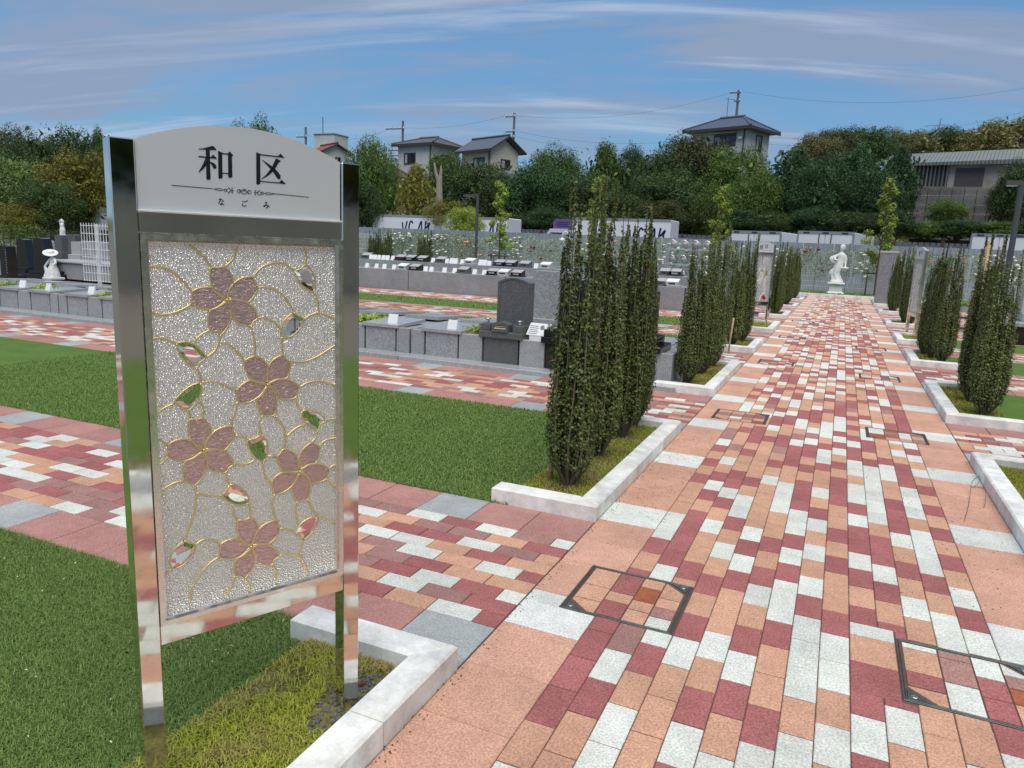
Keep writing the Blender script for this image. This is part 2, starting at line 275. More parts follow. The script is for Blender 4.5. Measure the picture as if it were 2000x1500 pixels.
STK=[[[[123.4,1495.5],[212.4,1495.1]],1.1],[[[362.0,1494.7],[448.5,1492.5]],1.1],[[[215.3,1494.8],[230.0,1496.6],[234.1,1494.2],[229.8,1491.8],[215.3,1494.4]],0.9],[[[234.1,1494.2],[238.3,1494.3]],0.9],[[[244.3,1493.9],[244.0,1492.7],[243.1,1491.7],[242.0,1491.1],[240.7,1491.0],[239.6,1491.4],[238.9,1492.3],[238.6,1493.5],[238.9,1494.7],[239.8,1495.7],[240.9,1496.4],[242.2,1496.5],[243.3,1496.0],[244.0,1495.1],[244.3,1493.9]],0.9],[[[247.3,1492.0],[246.5,1491.7],[245.8,1491.6],[245.0,1491.7],[244.4,1492.0],[243.9,1492.5],[243.6,1493.2],[243.5,1493.9],[243.6,1494.6],[244.0,1495.3],[244.5,1495.9],[245.2,1496.3],[245.9,1496.5],[246.7,1496.5],[247.4,1496.3]],0.9],[[[248.4,1500.5],[254.6,1494.4],[248.0,1487.3]],1.6],[[[254.6,1494.0],[261.7,1494.0]],1.3],[[[257.9,1496.6],[257.1,1496.7],[256.5,1497.2],[256.3,1498.0],[256.6,1498.8],[257.2,1499.4],[258.0,1499.6],[258.7,1499.5],[259.3,1499.0]],1.0],[[[259.0,1489.8],[258.4,1489.2],[257.6,1488.9],[256.8,1489.1],[256.3,1489.6],[256.1,1490.3],[256.3,1491.1],[256.9,1491.7],[257.7,1492.0]],1.0],[[[277.4,1494.2],[277.0,1492.4],[275.8,1490.9],[274.0,1490.0],[272.2,1489.9],[270.5,1490.6],[269.4,1491.9],[269.0,1493.6],[269.5,1495.4],[270.7,1496.9],[272.4,1497.8],[274.3,1497.9],[275.9,1497.3],[277.1,1496.0],[277.4,1494.2]],1.0],[[[274.0,1495.8],[274.7,1495.7],[275.3,1495.4],[275.7,1494.8],[275.8,1494.1],[275.7,1493.4],[275.2,1492.8],[274.6,1492.3],[273.9,1492.2]],1.0],[[[291.1,1494.4],[290.4,1491.9],[288.7,1489.8],[286.3,1488.5],[283.7,1488.3],[281.4,1489.3],[279.9,1491.1],[279.4,1493.5],[280.0,1496.0],[281.7,1498.0],[284.0,1499.3],[286.6,1499.5],[289.0,1498.6],[290.5,1496.8],[291.1,1494.4]],1.1],[[[282.8,1493.7],[283.0,1494.8],[283.6,1495.7],[284.6,1496.3],[285.6,1496.6],[286.7,1496.5],[287.6,1496.0],[288.2,1495.2],[288.3,1494.2]],1.2],[[[301.9,1494.1],[301.5,1492.3],[300.2,1490.8],[298.5,1489.9],[296.6,1489.7],[294.9,1490.4],[293.7,1491.7],[293.4,1493.5],[293.8,1495.3],[295.1,1496.8],[296.8,1497.7],[298.7,1497.9],[300.4,1497.2],[301.5,1495.9],[301.9,1494.1]],1.0],[[[296.5,1491.9],[295.8,1492.0],[295.1,1492.3],[294.7,1492.9],[294.6,1493.6],[294.8,1494.3],[295.2,1494.9],[295.8,1495.4],[296.6,1495.6]],1.0],[[[309.1,1493.6],[317.3,1493.9]],1.3],[[[323.0,1499.6],[316.5,1493.8],[322.7,1487.1]],1.6],[[[312.9,1495.9],[312.1,1496.0],[311.5,1496.5],[311.3,1497.3],[311.5,1498.1],[312.1,1498.7],[312.9,1499.0],[313.8,1498.8],[314.3,1498.3]],1.0],[[[314.1,1489.3],[313.5,1488.7],[312.7,1488.4],[311.9,1488.6],[311.3,1489.1],[311.1,1489.9],[311.3,1490.6],[311.9,1491.3],[312.8,1491.5]],1.0],[[[332.3,1493.5],[332.0,1492.3],[331.1,1491.2],[329.9,1490.6],[328.5,1490.5],[327.3,1491.0],[326.5,1491.9],[326.3,1493.1],[326.6,1494.4],[327.4,1495.4],[328.7,1496.1],[330.0,1496.2],[331.2,1495.7],[332.0,1494.8],[332.3,1493.5]],0.9],[[[323.5,1495.5],[324.5,1495.9],[325.7,1495.8],[326.6,1495.4],[327.3,1494.6],[327.5,1493.5],[327.2,1492.5],[326.5,1491.6],[325.5,1491.0],[324.4,1490.8],[323.4,1491.0]],0.9],[[[332.3,1493.5],[337.6,1493.6]],0.9],[[[361.3,1494.3],[341.4,1496.0],[337.6,1493.6],[341.3,1491.0],[361.3,1494.1]],0.9],[[[224.9,1471.5],[232.7,1472.7]],1.2],[[[229.3,1475.3],[229.4,1470.1],[224.6,1462.5]],1.5],[[[233.0,1471.7],[237.4,1467.9]],1.2],[[[232.7,1467.6],[233.1,1462.7],[230.9,1460.2],[228.4,1461.1],[229.9,1462.5],[233.0,1462.4],[237.2,1460.2]],1.2],[[[280.2,1471.4],[285.6,1470.0],[289.3,1471.4]],1.3],[[[280.4,1466.5],[279.9,1462.3],[283.9,1460.8],[289.8,1461.8]],1.4],[[[289.4,1473.5],[291.2,1471.5]],1.2],[[[291.6,1475.0],[293.4,1473.4]],1.2],[[[334.8,1472.3],[340.2,1473.0],[337.8,1467.4],[334.6,1462.9],[332.0,1462.4],[332.8,1464.9],[337.7,1466.0],[347.2,1462.2]],1.3],[[[343.1,1468.5],[342.6,1463.4],[338.0,1458.8]],1.3]]
# ------------------------------------------------------------------ materials of the ground
PV = {}
for k, c, sp in (('W', s2l(214, 217, 208), 0.3), ('R', s2l(165, 103, 101), 0.38), ('O', s2l(203, 158, 131), 0.33), ('P', s2l(164, 124, 117), 0.36),
                 ('SO', s2l(204, 159, 137), 0.33), ('SW', s2l(214, 217, 211), 0.27), ('SR', s2l(176, 130, 122), 0.34), ('SG', s2l(164, 169, 168), 0.27)):
    PV[k] = mat('paver_'+k, c, 0.85, spec=0.25, speck=(130, sp), stain=(3.4, 0.16), bump=(260, 0.35), vary=0.09)
M_SAND = mat('joint_sand', s2l(104, 84, 72), 0.95, spec=0.1, speck=(400, 0.4))
M_KERB = mat('kerb_concrete', s2l(232, 233, 228), 0.75, spec=0.3, speck=(90, 0.07), stain=(6, 0.3), bump=(120, 0.12), vary=0.05)
M_SOIL = mat('soil', s2l(112, 108, 66), 0.95, spec=0.1, speck=(60, 0.45), stain=(6, 0.4), bump=(70, 0.8))
M_GROUND = mat('ground_earth', s2l(110, 108, 98), 0.95, spec=0.1, speck=(3, 0.2), stain=(0.4, 0.25))
def leafmat(name, c1, c2, rough=0.5, trans=0.25, spec=0.35, patch=None):
    m, t, b = newmat(name)
    a = t.new('ShaderNodeAttribute'); a.attribute_name = 'rnd'
    f = a.outputs['Fac']
    col = t.mix(f, tuple(c1)+(1,), tuple(c2)+(1,))
    if patch:
        n = t.noise(t.pos(), patch[0], 4, 0.6); col = t.mix(t.rng(n, 0.42, 0.62), col, tuple(patch[1])+(1,))
    k = t.new('ShaderNodeCombineColor'); v = t.rng(t.rand(), 0, 1, 0.82, 1.18)
    for i in range(3): t.l.new(v, k.inputs[i])
    col = t.mix(1.0, col, k.outputs[0], 'MULTIPLY')
    t.l.new(col, b.inputs['Base Color']); b.inputs['Roughness'].default_value = rough; b.inputs['Specular IOR Level'].default_value = spec
    if trans:
        tr = t.new('ShaderNodeBsdfTranslucent'); t.l.new(col, tr.inputs[0]); mx = t.new('ShaderNodeMixShader'); mx.inputs[0].default_value = trans
        o = m.node_tree.nodes['Material Output']; t.l.new(b.outputs[0], mx.inputs[1]); t.l.new(tr.outputs[0], mx.inputs[2]); t.l.new(mx.outputs[0], o.inputs[0])
    return m
M_TURF = leafmat('turf_blades', s2l(92, 122, 52), s2l(148, 172, 98), 0.55, 0.2, 0.25)
M_TURFB = mat('turf_backing', s2l(94, 122, 58), 0.9, spec=0.15, speck=(220, 0.45), stain=(3, 0.15), bump=(260, 0.9))
M_BEDGR = leafmat('bed_grass', s2l(128, 142, 44), s2l(184, 188, 80), 0.6, 0.25, 0.2, patch=(4.0, s2l(168, 156, 98)))

# ------------------------------------------------------------------ ground sheet
def hill(x, y):
    base = -0.05
    if y < 47: return base
    t = min(1, (y-47)/26.0); t = t*t*(3-2*t)
    if x > 2:
        k = min(1, (x-2)/3.0); t2 = .2*min(1, (y-47)/6.0)+.8*max(0, min(1, (y-67)/5.0)); t = t*(1-k)+t2*k
    h = 4.6+3.9*min(1, max(0, (x+22)/26.0))
    h += 0.05*max(0, y-75)
    return base+h*t
xs = [-400, -200, -120, -90, -70]+[(-60+4*i) for i in range(36)]+[100, 140, 200, 400]
ys = [-60, -20, 0, 20, 40]+[46+2.5*i for i in range(20)]+[110, 140, 200, 300, 500]
mb = MB(); nx = len(xs)
mb.add([(x, y, hill(x, y)) for y in ys for x in xs], [(j*nx+i, j*nx+i+1, (j+1)*nx+i+1, (j+1)*nx+i) for j in range(len(ys)-1) for i in range(nx-1)])
m_, t_, b_ = newmat('ground_cover')
pz = t_.new('ShaderNodeSeparateXYZ'); t_.l.new(t_.pos(), pz.inputs[0])
nz = t_.noise(t_.pos(), .5, 5, .7)
gr = t_.mix(nz, s2l(58, 70, 38)+(1,), s2l(104, 112, 62)+(1,))
t_.l.new(t_.mix(t_.rng(pz.outputs[1], 46.0, 48.5), s2l(112, 110, 102)+(1,), gr), b_.inputs['Base Color']); b_.inputs['Roughness'].default_value = .95
struct(obj('ground', mb, m_, smooth=True))

# ------------------------------------------------------------------ paving
LB = [(-3.2, 0.235), (1.742, 3.95), (5.54, 7.58), (9.15, 10.6), (12.25, 13.95), (15.7, 17.2), (19.3, 20.6), (22.7, 24.2)]
RB = [(-3.2, 4.2), (5.6, 7.65), (9.4, 10.85), (12.22, 13.6), (15.7, 17.0), (19.6, 20.7), (22.9, 24.4)]
PEND = 26.9
HOLES = [(0.15, 0.595, 0.80, 1.24), (1.357, 1.80, 0.755, 1.19), (0.13, 0.575, 4.57, 5.01), (1.347, 1.79, 4.6, 5.01),
         (0.14, 0.58, 8.2, 8.64), (1.35, 1.79, 7.75, 8.2), (0.14, 0.58, 11.6, 12.04), (1.35, 1.79, 10.9, 11.34), (0.14, 0.58, 15.1, 15.55), (1.35, 1.79, 14.2, 14.64), (1.35, 1.79, 17.8, 18.24)]
def rsub(r, h):
    x0, x1, y0, y1 = r; a0, a1, b0, b1 = h
    if a1 <= x0+1e-4 or a0 >= x1-1e-4 or b1 <= y0+1e-4 or b0 >= y1-1e-4: return [r]
    o = []
    if b0 > y0: o.append((x0, x1, y0, b0))
    if b1 < y1: o.append((x0, x1, b1, y1))
    m0, m1 = max(y0, b0), min(y1, b1)
    if a0 > x0: o.append((x0, a0, m0, m1))
    if a1 < x1: o.append((a1, x1, m0, m1))
    return [q for q in o if q[1]-q[0] > 0.018 and q[3]-q[2] > 0.018]
TMESH = {}
def tile_mesh(w, l, k):
    key = (round(w, 3), round(l, 3), k)
    if key not in TMESH:
        g = 0.0015; gy = .0026 if l > w else g; gx = .0026 if w > l else g; m = MB().box(-w/2+gx, w/2-gx, -l/2+gy, l/2-gy, -0.03, 0, 0.0025); TMESH[key] = m.mesh('paver', PV[k])
    return TMESH[key]
def pave(parent, tiles, cap=300, minpx=60):
    sc = []
    for (x0, x1, y0, y1, k) in tiles:
        c = proj(((x0+x1)/2, (y0+y1)/2, 0))
        if c[2] < 0.3: a = 0
        elif not (-60 < c[0] < 2060 and 0 < c[1] < 1580): a = 0
        else:
            q = [proj((a_, b_, 0)) for a_, b_ in ((x0, y0), (x1, y0), (x1, y1), (x0, y1))]
            a = abs(sum(q[i][0]*q[(i+1) % 4][1]-q[(i+1) % 4][0]*q[i][1] for i in range(4)))/2
        sc.append(a)
    order = sorted(range(len(tiles)), key=lambda i: -sc[i]); rest = MB(); keys = list(PV)
    for n, i in enumerate(order):
        x0, x1, y0, y1, k = tiles[i]; dz = rng.uniform(-0.0012, 0.0008)
        if n < cap and sc[i] > minpx:
            o = link('slab' if k[0] == 'S' else 'paver', tile_mesh(x1-x0, y1-y0, k), parent, ((x0+x1)/2, (y0+y1)/2, dz))
            o.rotation_euler = (rng.gauss(0, 0.002), rng.gauss(0, 0.002), rng.gauss(0, 0.0025))
        else:
            rest.cur = keys.index(k); g = 0.0022; rest.box(x0+g, x1-g, y0+g, y1-g, -0.02, dz*0.5, 0.003)
    if rest.v: stuff(obj('distant_pavers', rest, [PV[k] for k in keys], parent))
def pick(r, w): 
    t = r.random(); a = 0
    for k, v in w:
        a += v
        if t < a: return k
    return w[-1][0]
# colours read along each lengthwise column, nearest rows first; row r covers y = off+0.2r
COLS = {0: (-1, 'ORRRR..ORWWOO'), 1: (0, 'ORWPP.WRRRRORW'), 2: (-1, 'WWOR...ROOWORWR'), 3: (0, 'OOOWRORO WORWWO'.replace(' ', '')), 4: (0, 'WROWOORWRWOOOO'),
        5: (1, 'ORWROWRORO OWW'.replace(' ', '')), 6: (0, 'WROORWWRWRWWRR'), 7: (1, 'WOWWWRWOWOWRO'), 8: (1, 'WOWWROOROROOR'), 9: (2, 'WROORROWRROW'.replace('O', 'R', 1).replace('RRR', 'RRR')),
        10: (1, 'OWRRROORWROOWW'[:13]), 11: (2, 'OOOOOWOROWRR'), 12: (2, 'OOWWWORWWWOW'), 13: (3, 'ROWWRWOROROW'[:11])}
COLS[9] = (2, 'WRRORORWRRWR'); COLS[10] = (1, 'OWRRRORWRROWW')
mp = link('main_path', MB().box(-0.002, 2.002, -3.2, PEND, -0.045, -0.0045).mesh('main_path', M_SAND)); struct(mp)
tiles = []
r1 = random.Random(11)
for c in range(14):
    off = 0.0 if c % 2 else 0.1; st, s = COLS[c]
    for r in range(-17, 136):
        y0 = off+0.2*r; y1 = min(y0+0.2, PEND)
        if y1-y0 < 0.03: continue
        k = pick(r1, (('W', .29), ('R', .31), ('O', .36), ('P', .04)))
        if 0 <= r-st < len(s) and s[r-st] != '.': k = s[r-st]
        rs = [(0.3+0.1*c, 0.4+0.1*c, y0, y1)]
        for h in HOLES+[(1.2, 1.357, 0.74, 1.24)]:
            rs = [q for x in rs for q in rsub(x, h)]
        tiles += [q+(k,) for q in rs]
for i, k in enumerate('RORORW'[:5]): tiles.append((1.2, 1.357, 0.74+0.1*i, 0.84+0.1*i, 'RRORW'[i] if i != 3 else 'O'))
for k in range(-11, 90):
    for x0, ph in ((0.0, 2), (1.7, 0)):
        y0 = 0.3*k; y1 = min(y0+0.3, PEND)
        if y1-y0 < 0.05: continue
        rs = [(x0, x0+0.3, y0, y1)]
        for h in HOLES: rs = [q for x in rs for q in rsub(x, h)]
        tiles += [q+('SW' if k % 4 == ph else 'SO',) for q in rs]
pave(mp, tiles, 300)
ROWS1 = ['RWOR', 'RPWOROWR', 'WRWRPWO', 'OORPOROP', 'RWOWPOR', 'OROWWPRO', 'OPWRROPR', 'ROPPOWRO', 'WPWRWPPW']   # bottom row first, from the main path leftwards
def cross_path(name, X0, X1, Y0, Y1, seed, rows=None, cap=300):
    base = struct(link(name, MB().box(X0, X1, Y0, Y1, -0.045, -0.0045).mesh(name, M_SAND))); r = random.Random(seed)
    left = X1 <= 0.01; w = Y1-Y0; n = int(round((w-0.6)/0.1)); ph = (w-0.6)/n; T = []
    e = X1 if left else X0; sgn = -1 if left else 1; L = X1-X0
    for side, ya, yb, g in ((0, Y0, Y0+0.3, 0), (1, Y1-0.3, Y1, 2)):
        k = 0
        while 0.3*k < L-0.02:
            a = e+sgn*0.3*k; b = e+sgn*min(0.3*(k+1), L)
            T.append((min(a, b), max(a, b), ya, yb, 'SG' if k % 4 == g else 'SR')); k += 1
    for j in range(n):
        ya = Y0+0.3+ph*j; x = 0.0; i = 0
        while x < L-0.01:
            wd = 0.1 if (i == 0 and j % 2 == 0) else 0.2
            a = e+sgn*x; b = e+sgn*min(x+wd, L)
            k = pick(r, (('W', .21), ('R', .29), ('O', .24), ('P', .26)))
            if rows and j < len(rows) and i < len(rows[j]): k = rows[j][i]
            T.append((min(a, b), max(a, b), ya, ya+ph, k)); x += wd; i += 1
    pave(base, T, cap); return base
LX = [-7.6, -11.0, -13.0, -14.0, -14.5, -9, -9]
for i in range(7):
    y0, y1 = LB[i][1], LB[i+1][0]
    cross_path('cross_path', LX[i], -0.003, y0, y1, 40+i, ROWS1 if i == 0 else None, 300 if i < 2 else 60)
for i in range(6):
    cross_path('cross_path', 2.003, 6.5, RB[i][1], RB[i+1][0], 60+i, None, 220 if i == 0 else 60)

# ------------------------------------------------------------------ manhole covers set with pavers
M_IRON = mat('cast_frame', s2l(104, 110, 110), 0.5, metal=0.6, stain=(18, 0.3), speck=(200, 0.2))
M_SCREW = mat('cover_screw', s2l(196, 198, 196), 0.35, metal=0.9)
M_WETO = mat('paver_wet_orange', s2l(168, 96, 62), 0.6, speck=(330, 0.35), stain=(9, 0.35), bump=(420, 0.4))
M_GROUT = mat('cover_mortar', s2l(120, 108, 98), 0.9, speck=(260, 0.3))
mhl = ['rust stained paver lid in black frame, nearest on left of main path', 'black framed paver lid at right edge of the foreground, orange and white pieces',
       'black framed lid with paver inlay beside the second left cross path', 'second black framed lid along the right side of the main path',
       'third framed lid along the left side of the main path', 'third framed lid along the right side of the main path', 'fourth framed lid along the left side of the main path',
       'fourth framed lid along the right side of the main path', 'fifth framed lid, farthest on the left side of the main path', 'fifth framed lid along the right side of the main path', 'farthest framed lid on the right side of the main path']
INL = ['OWOR/OWOP/WWRP/ROOO', 'RWWO/OPOR/PWWO/OWWP']
for i, (x0, x1, y0, y1) in enumerate(HOLES):
    t = thing('manhole_cover', mhl[i], 'manhole cover', ((x0+x1)/2, (y0+y1)/2, 0), 0, 'paved manhole covers'); a, b = (x1-x0)/2, (y1-y0)/2
    m = MB()
    for (p, q) in ((0.002, 0.0065), (0.0105, 0.015)):
        m.box(-a+p, -a+q, -b+p, b-p, -0.03, 0.0, .001).box(a-q, a-p, -b+p, b-p, -0.03, 0.0, .001).box(-a+q, a-q, -b+p, -b+q, -0.03, 0.0, .001).box(-a+q, a-q, b-q, b-p, -0.03, 0.0, .001)
    m.box(-a+0.004, a-0.004, -b+0.004, b-0.004, -0.032, -0.012)
    for sx, sy in ((-1, -1), (1, 1)):
        m.prism([(sx*(a-.017), sy*(b-.017)), (sx*(a-.085), sy*(b-.017)), (sx*(a-.017), sy*(b-.076))], 'z', -0.02, -0.0005)
    obj('frame', m, M_IRON, t)
    for sx, sy in ((-1, -1), (1, 1)):
        s = obj('screw', MB().lathe([(0.011, 0), (0.011, .002), (0.009, .0032), (0.0, .0034)], 12, (sx*(a-.036), sy*(b-.034), -0.0005)), M_SCREW, t)
        obj('slot', MB().box(-.009, .009, -.0014, .0014, 0, 0.0008), M_IRON, s, loc=(sx*(a-.036), sy*(b-.034), 0.0026), rotz=0.6)
    obj('mortar_bed', MB().box(-a+.018, a-.018, -b+.018, b-.018, -0.02, -0.005), M_GROUT, t)
    rr = random.Random(90+i); W_ = a-.02; H_ = b-.02
    xs_ = [-W_, -W_*.42, W_*.1, W_*.55, W_]
    for c in range(4):
        y = -H_; j = 0
        while y < H_-.02:
            l = rr.choice((0.085, 0.1, 0.13, 0.17)); y2 = min(H_, y+l)
            if H_-y2 < .03: y2 = H_
            k = pick(rr, (('W', .25), ('R', .2), ('O', .3), ('P', .15), ('wet', .1 if i else .3)))
            xa, xb = xs_[c]+.003, xs_[c+1]-.003
            P_ = [(xa, y+.003), (xb, y+.003), (xb, y2-.003), (xa, y2-.003)]
            for sx, sy in ((-1, -1), (1, 1)):       # keep clear of the corner gussets
                def cut(P_):
                    f = lambda p: (sx*p[0]-(a-.10))/.072+(sy*p[1]-(b-.09))/.062-1.0
                    o = []
                    for n in range(len(P_)):
                        p, q = P_[n], P_[(n+1) % len(P_)]; fp, fq = f(p), f(q)
                        if fp <= 0: o.append(p)
                        if (fp <= 0) != (fq <= 0): s_ = fp/(fp-fq); o.append((p[0]+(q[0]-p[0])*s_, p[1]+(q[1]-p[1])*s_))
                    return o
                P_ = cut(P_)
            if len(P_) >= 3: obj('paver', MB().prism(P_, 'z', -0.015, -0.001-rr.random()*.0012), M_WETO if k == 'wet' else PV[k], t)
            y = y2; j += 1

# ------------------------------------------------------------------ kerbs and beds
def chprism(m, poly, z0, z1, c):
    n = len(poly); P_ = [Vector((p[0], p[1])) for p in poly]
    ar = sum(P_[i].x*P_[(i+1) % n].y-P_[(i+1) % n].x*P_[i].y for i in range(n))
    if ar < 0: P_.reverse()
    ins = []
    for i in range(n):
        a = (P_[i]-P_[i-1]).normalized(); b = (P_[(i+1) % n]-P_[i]).normalized()
        na = Vector((-a.y, a.x)); nb = Vector((-b.y, b.x)); d = (na+nb); k = c/max(0.35, 1+na.dot(nb))
        ins.append(P_[i]+d*k)
    vs = [(p.x, p.y, z0) for p in P_]+[(p.x, p.y, z1-c) for p in P_]+[(p.x, p.y, z1) for p in ins]
    fs = [tuple(range(n-1, -1, -1)), tuple(range(2*n, 3*n))]
    for i in range(n):
        j = (i+1) % n; fs += [(i, j, n+j, n+i), (n+i, n+j, 2*n+j, 2*n+i)]
    m.add(vs, fs); return m
KH, KW, SH = 0.085, 0.118, 0.6
def kerb(y0, y1, left, near=True, far=True, n_=0):
    root = struct(link('kerb', None, None, (0 if left else 2.0, y0, 0))); L = y1-y0; s = -1 if left else 1
    blocks = []
    ya = 0.0; cuts = [0.0]
    while L-cuts[-1] > 0.66: cuts.append(cuts[-1]+0.6)
    if L-cuts[-1] > 0.12: cuts.append(L)
    else: cuts[-1] = L
    g = 0.0025
    for i in range(len(cuts)-1):
        a, b = cuts[i]+(g if i or not near else 0), cuts[i+1]-(g if i < len(cuts)-2 or not far else 0)
        a2 = a+(KW if i == 0 and near else 0); b2 = b-(KW if i == len(cuts)-2 and far else 0)
        blocks.append([(0.0, a), (0.0, b), (s*KW, b2), (s*KW, a2)])
    if near: blocks.append([(-s*0, 0.0), (s*KW, KW), (s*SH, KW), (s*SH, 0.0)])
    if far: blocks.append([(0.0, L), (s*KW, L-KW), (s*SH, L-KW), (s*SH, L)])
    for p in blocks:
        p = [(q[0]+s*.0015, q[1]) for q in p]
        obj('kerb_block', chprism(MB(), p, -0.04, KH+rng.uniform(-.001, .001), 0.009), M_KERB, root)
    return root
for i, (a, b) in enumerate(LB): kerb(a, b, True, i > 0, True)
for i, (a, b) in enumerate(RB): kerb(a, b, False, i > 0, True)
ek = struct(link('kerb', None, None, (1, PEND, 0)))
for i in range(-14, 6):
    obj('kerb_block', chprism(MB(), [(0.6*i+.003, 0.003), (0.6*i+.597, .003), (0.6*i+.597, .12), (0.6*i+.003, .12)], -.04, KH, .009), M_KERB, ek)

# ------------------------------------------------------------------ lawns and beds
def blades(name, pts, h, w, mtl, parent, seed, lean=0.7, hv=0.5):
    g = np.random.default_rng(seed); n = len(pts); pts = np.asarray(pts)
    a = g.uniform(0, 2*np.pi, n); H = h*(1+hv*(g.random(n)-.5)*2); ln = lean*g.uniform(.2, 1.3, n)
    d = np.stack([np.cos(a), np.sin(a), np.zeros(n)], 1); s = np.stack([-np.sin(a), np.cos(a), np.zeros(n)], 1); up = np.array([0, 0, 1.0])
    ww = (w*g.uniform(.6, 1.3, n))[:, None]
    b0 = pts-s*ww/2; b1 = pts+s*ww/2
    mid = pts+up*(H*.6)[:, None]+d*(H*ln*.35)[:, None]; m0 = mid-s*ww*.4; m1 = mid+s*ww*.4
    tip = pts+up*(H*np.clip(1-.45*ln, .25, 1))[:, None]+d*(H*ln)[:, None]
    V = np.stack([b0, b1, m1, m0, tip, tip+s*ww*.12], 1).reshape(-1, 3); i = np.arange(n)[:, None]*6
    Fq = np.concatenate([i+np.array([0, 1, 2, 3]), i+np.array([3, 2, 5, 4])], 1).reshape(-1, 4)
    return stuff(link(name, npmesh(name, V, Fq, mtl, np.repeat(g.random(n), 2)), parent))
def scat(seed, n, x0, x1, y0, y1, z=0.0, keep=None):
    g = np.random.default_rng(seed); P_ = np.stack([g.uniform(x0, x1, n), g.uniform(y0, y1, n), np.full(n, z)], 1)
    return P_ if keep is None else P_[keep(P_, g)]
BX = 0.52     # outer limit of the grass bed behind the kerb
def lawn(x0, x1, y0, y1):
    return struct(obj('lawn', MB().box(x0, x1, y0, y1, -0.045, 0.0), M_TURFB))
def bed(x0, x1, y0, y1):
    return struct(obj('planting_bed', MB().box(x0, x1, y0, y1, -0.045, 0.022), M_SOIL))
lw1 = lawn(-7.6, -BX, -3.2, LB[0][1]); lw2 = lawn(-8.5, -BX, LB[1][0], LB[1][1])
lw3 = lawn(-13, -BX, LB[3][0], LB[3][1]); lw4 = lawn(-14, -BX, LB[4][0], LB[4][1])
beds = []
for i, (a, b) in enumerate(LB):
    beds.append((bed(-BX, -.1, a+(.1 if i else 0), b-.1), -BX, -.118, a+.118, b-.118))
for i, (a, b) in enumerate(RB):
    beds.append((bed(2.1, 2.0+BX, a+(.1 if i else 0), b-.1), 2.118, 2+BX, a+.118, b-.118))
for i in (0, 1, 2, 3): lawn(2+BX, 6.5, RB[i][0], RB[i][1])
def infr(P_, g):
    d = P_-np.array(CAMP); z = d@np.array(FW); x = 1000+F*(d@np.array(RT))/np.maximum(z, .1); y = 750-F*(d@np.array(UP))/np.maximum(z, .1)
    return (z > .3) & (x > -80) & (x < 2080) & (y < 1580)
wig = lambda y: 0.03*np.sin(y*9)+.025*np.sin(y*23+1)
blades('turf_grass', scat(1, 330000, -3.2, -BX+.05, -1.9, LB[0][1]+.012, 0, lambda P_, g: infr(P_, g) & (P_[:, 0] < -BX+wig(P_[:, 1]))), .017, .0024, M_TURF, lw1, 2, 1.2)
def thin(P_, g):
    d = np.linalg.norm(P_-np.array(CAMP), axis=1); return infr(P_, g) & (g.random(len(P_)) < np.clip((4.2/d)**2, 0, 1))
blades('turf_grass', scat(3, 330000, -6.5, -BX+.03, LB[1][0]-.012, LB[1][1]+.01, 0, thin), .018, .0042, M_TURF, lw2, 4, 1.2)
blades('turf_grass', scat(5, 60000, -11, -BX, LB[3][0], LB[3][1], 0, thin), .035, .012, M_TURF, lw3, 6, 1.0)
blades('turf_grass', scat(7, 60000, -12.5, -BX, LB[4][0], LB[4][1], 0, thin), .035, .014, M_TURF, lw4, 8, 1.0)
for i, (o, x0, x1, y0, y1) in enumerate(beds):
    d = max(2.0, (Vector(((x0+x1)/2, max(y0, min(y1, 0)), 0))-CAMP).length)
    n = int(40000*(x1-x0)*(y1-y0)*min(1, (3.0/d)**1.6)/.5*.6)
    sd = 300+i
    def keep(P_, g):
        k = infr(P_, g); v = np.sin(P_[:, 0]*17+P_[:, 1]*5)+np.sin(P_[:, 1]*9.0-P_[:, 0]*11+1)+np.sin(P_[:, 0]*31+2)*.5
        dens = .78 if i > 9 else .62
        if i == 0: k = k & (((P_[:, 0]+.19)/.085)**2+((P_[:, 1]+.10)/.17)**2 > 1)
        return k & ((v > -1.1) | (g.random(len(P_)) < .25))
    blades('bed_grass', scat(sd, n, x0, x1, y0, y1, .022, keep), 0.019 if d < 6 else .032, .0036*max(1, d/4), M_BEDGR, o, sd, 1.0)
# ------------------------------------------------------------------ the stained glass sign
def metal(name, col, rough, wob=0.0, brushed=False):
    m, t, b = newmat(name); b.inputs['Base Color'].default_value = tuple(col)+(1,); b.inputs['Metallic'].default_value = 1; b.inputs['Roughness'].default_value = rough
    tc_ = t.new('ShaderNodeTexCoord').outputs['Object']
    if wob:
        t.l.new(t.bump(t.noise(tc_, 5.5, 2, .5), wob, .02), b.inputs['Normal'])
        t.l.new(t.rng(t.noise(tc_, 30, 4, .6), .3, .75, rough*.6, rough*2.2), b.inputs['Roughness'])
    if brushed:
        mp_ = t.new('ShaderNodeMapping'); mp_.inputs['Scale'].default_value = (2, 2, 900); t.l.new(tc_, mp_.inputs[0]); n = t.noise(mp_.outputs[0], 3, 3, .6)
        t.l.new(t.rng(n, .3, .7, rough*.8, rough*1.25), b.inputs['Roughness']); t.l.new(t.bump(n, .06, .002), b.inputs['Normal'])
    return m
M_STEEL = metal('mirror_steel', (.72, .695, .64), .05, wob=.02)
M_BRUSH = metal('brushed_steel', (.79, .82, .84), .42, brushed=True); M_BRUSH.node_tree.nodes['Principled BSDF'].inputs['Metallic'].default_value = .45
M_MOULD = metal('frame_moulding_steel', (.78, .76, .71), .22, wob=.02)
M_BRASS = metal('brass_came', s2l(226, 206, 142), .32); M_BRASS.node_tree.nodes['Principled BSDF'].inputs['Metallic'].default_value = .75
M_INK = mat('sign_lettering', (.008, .009, .012), .45)
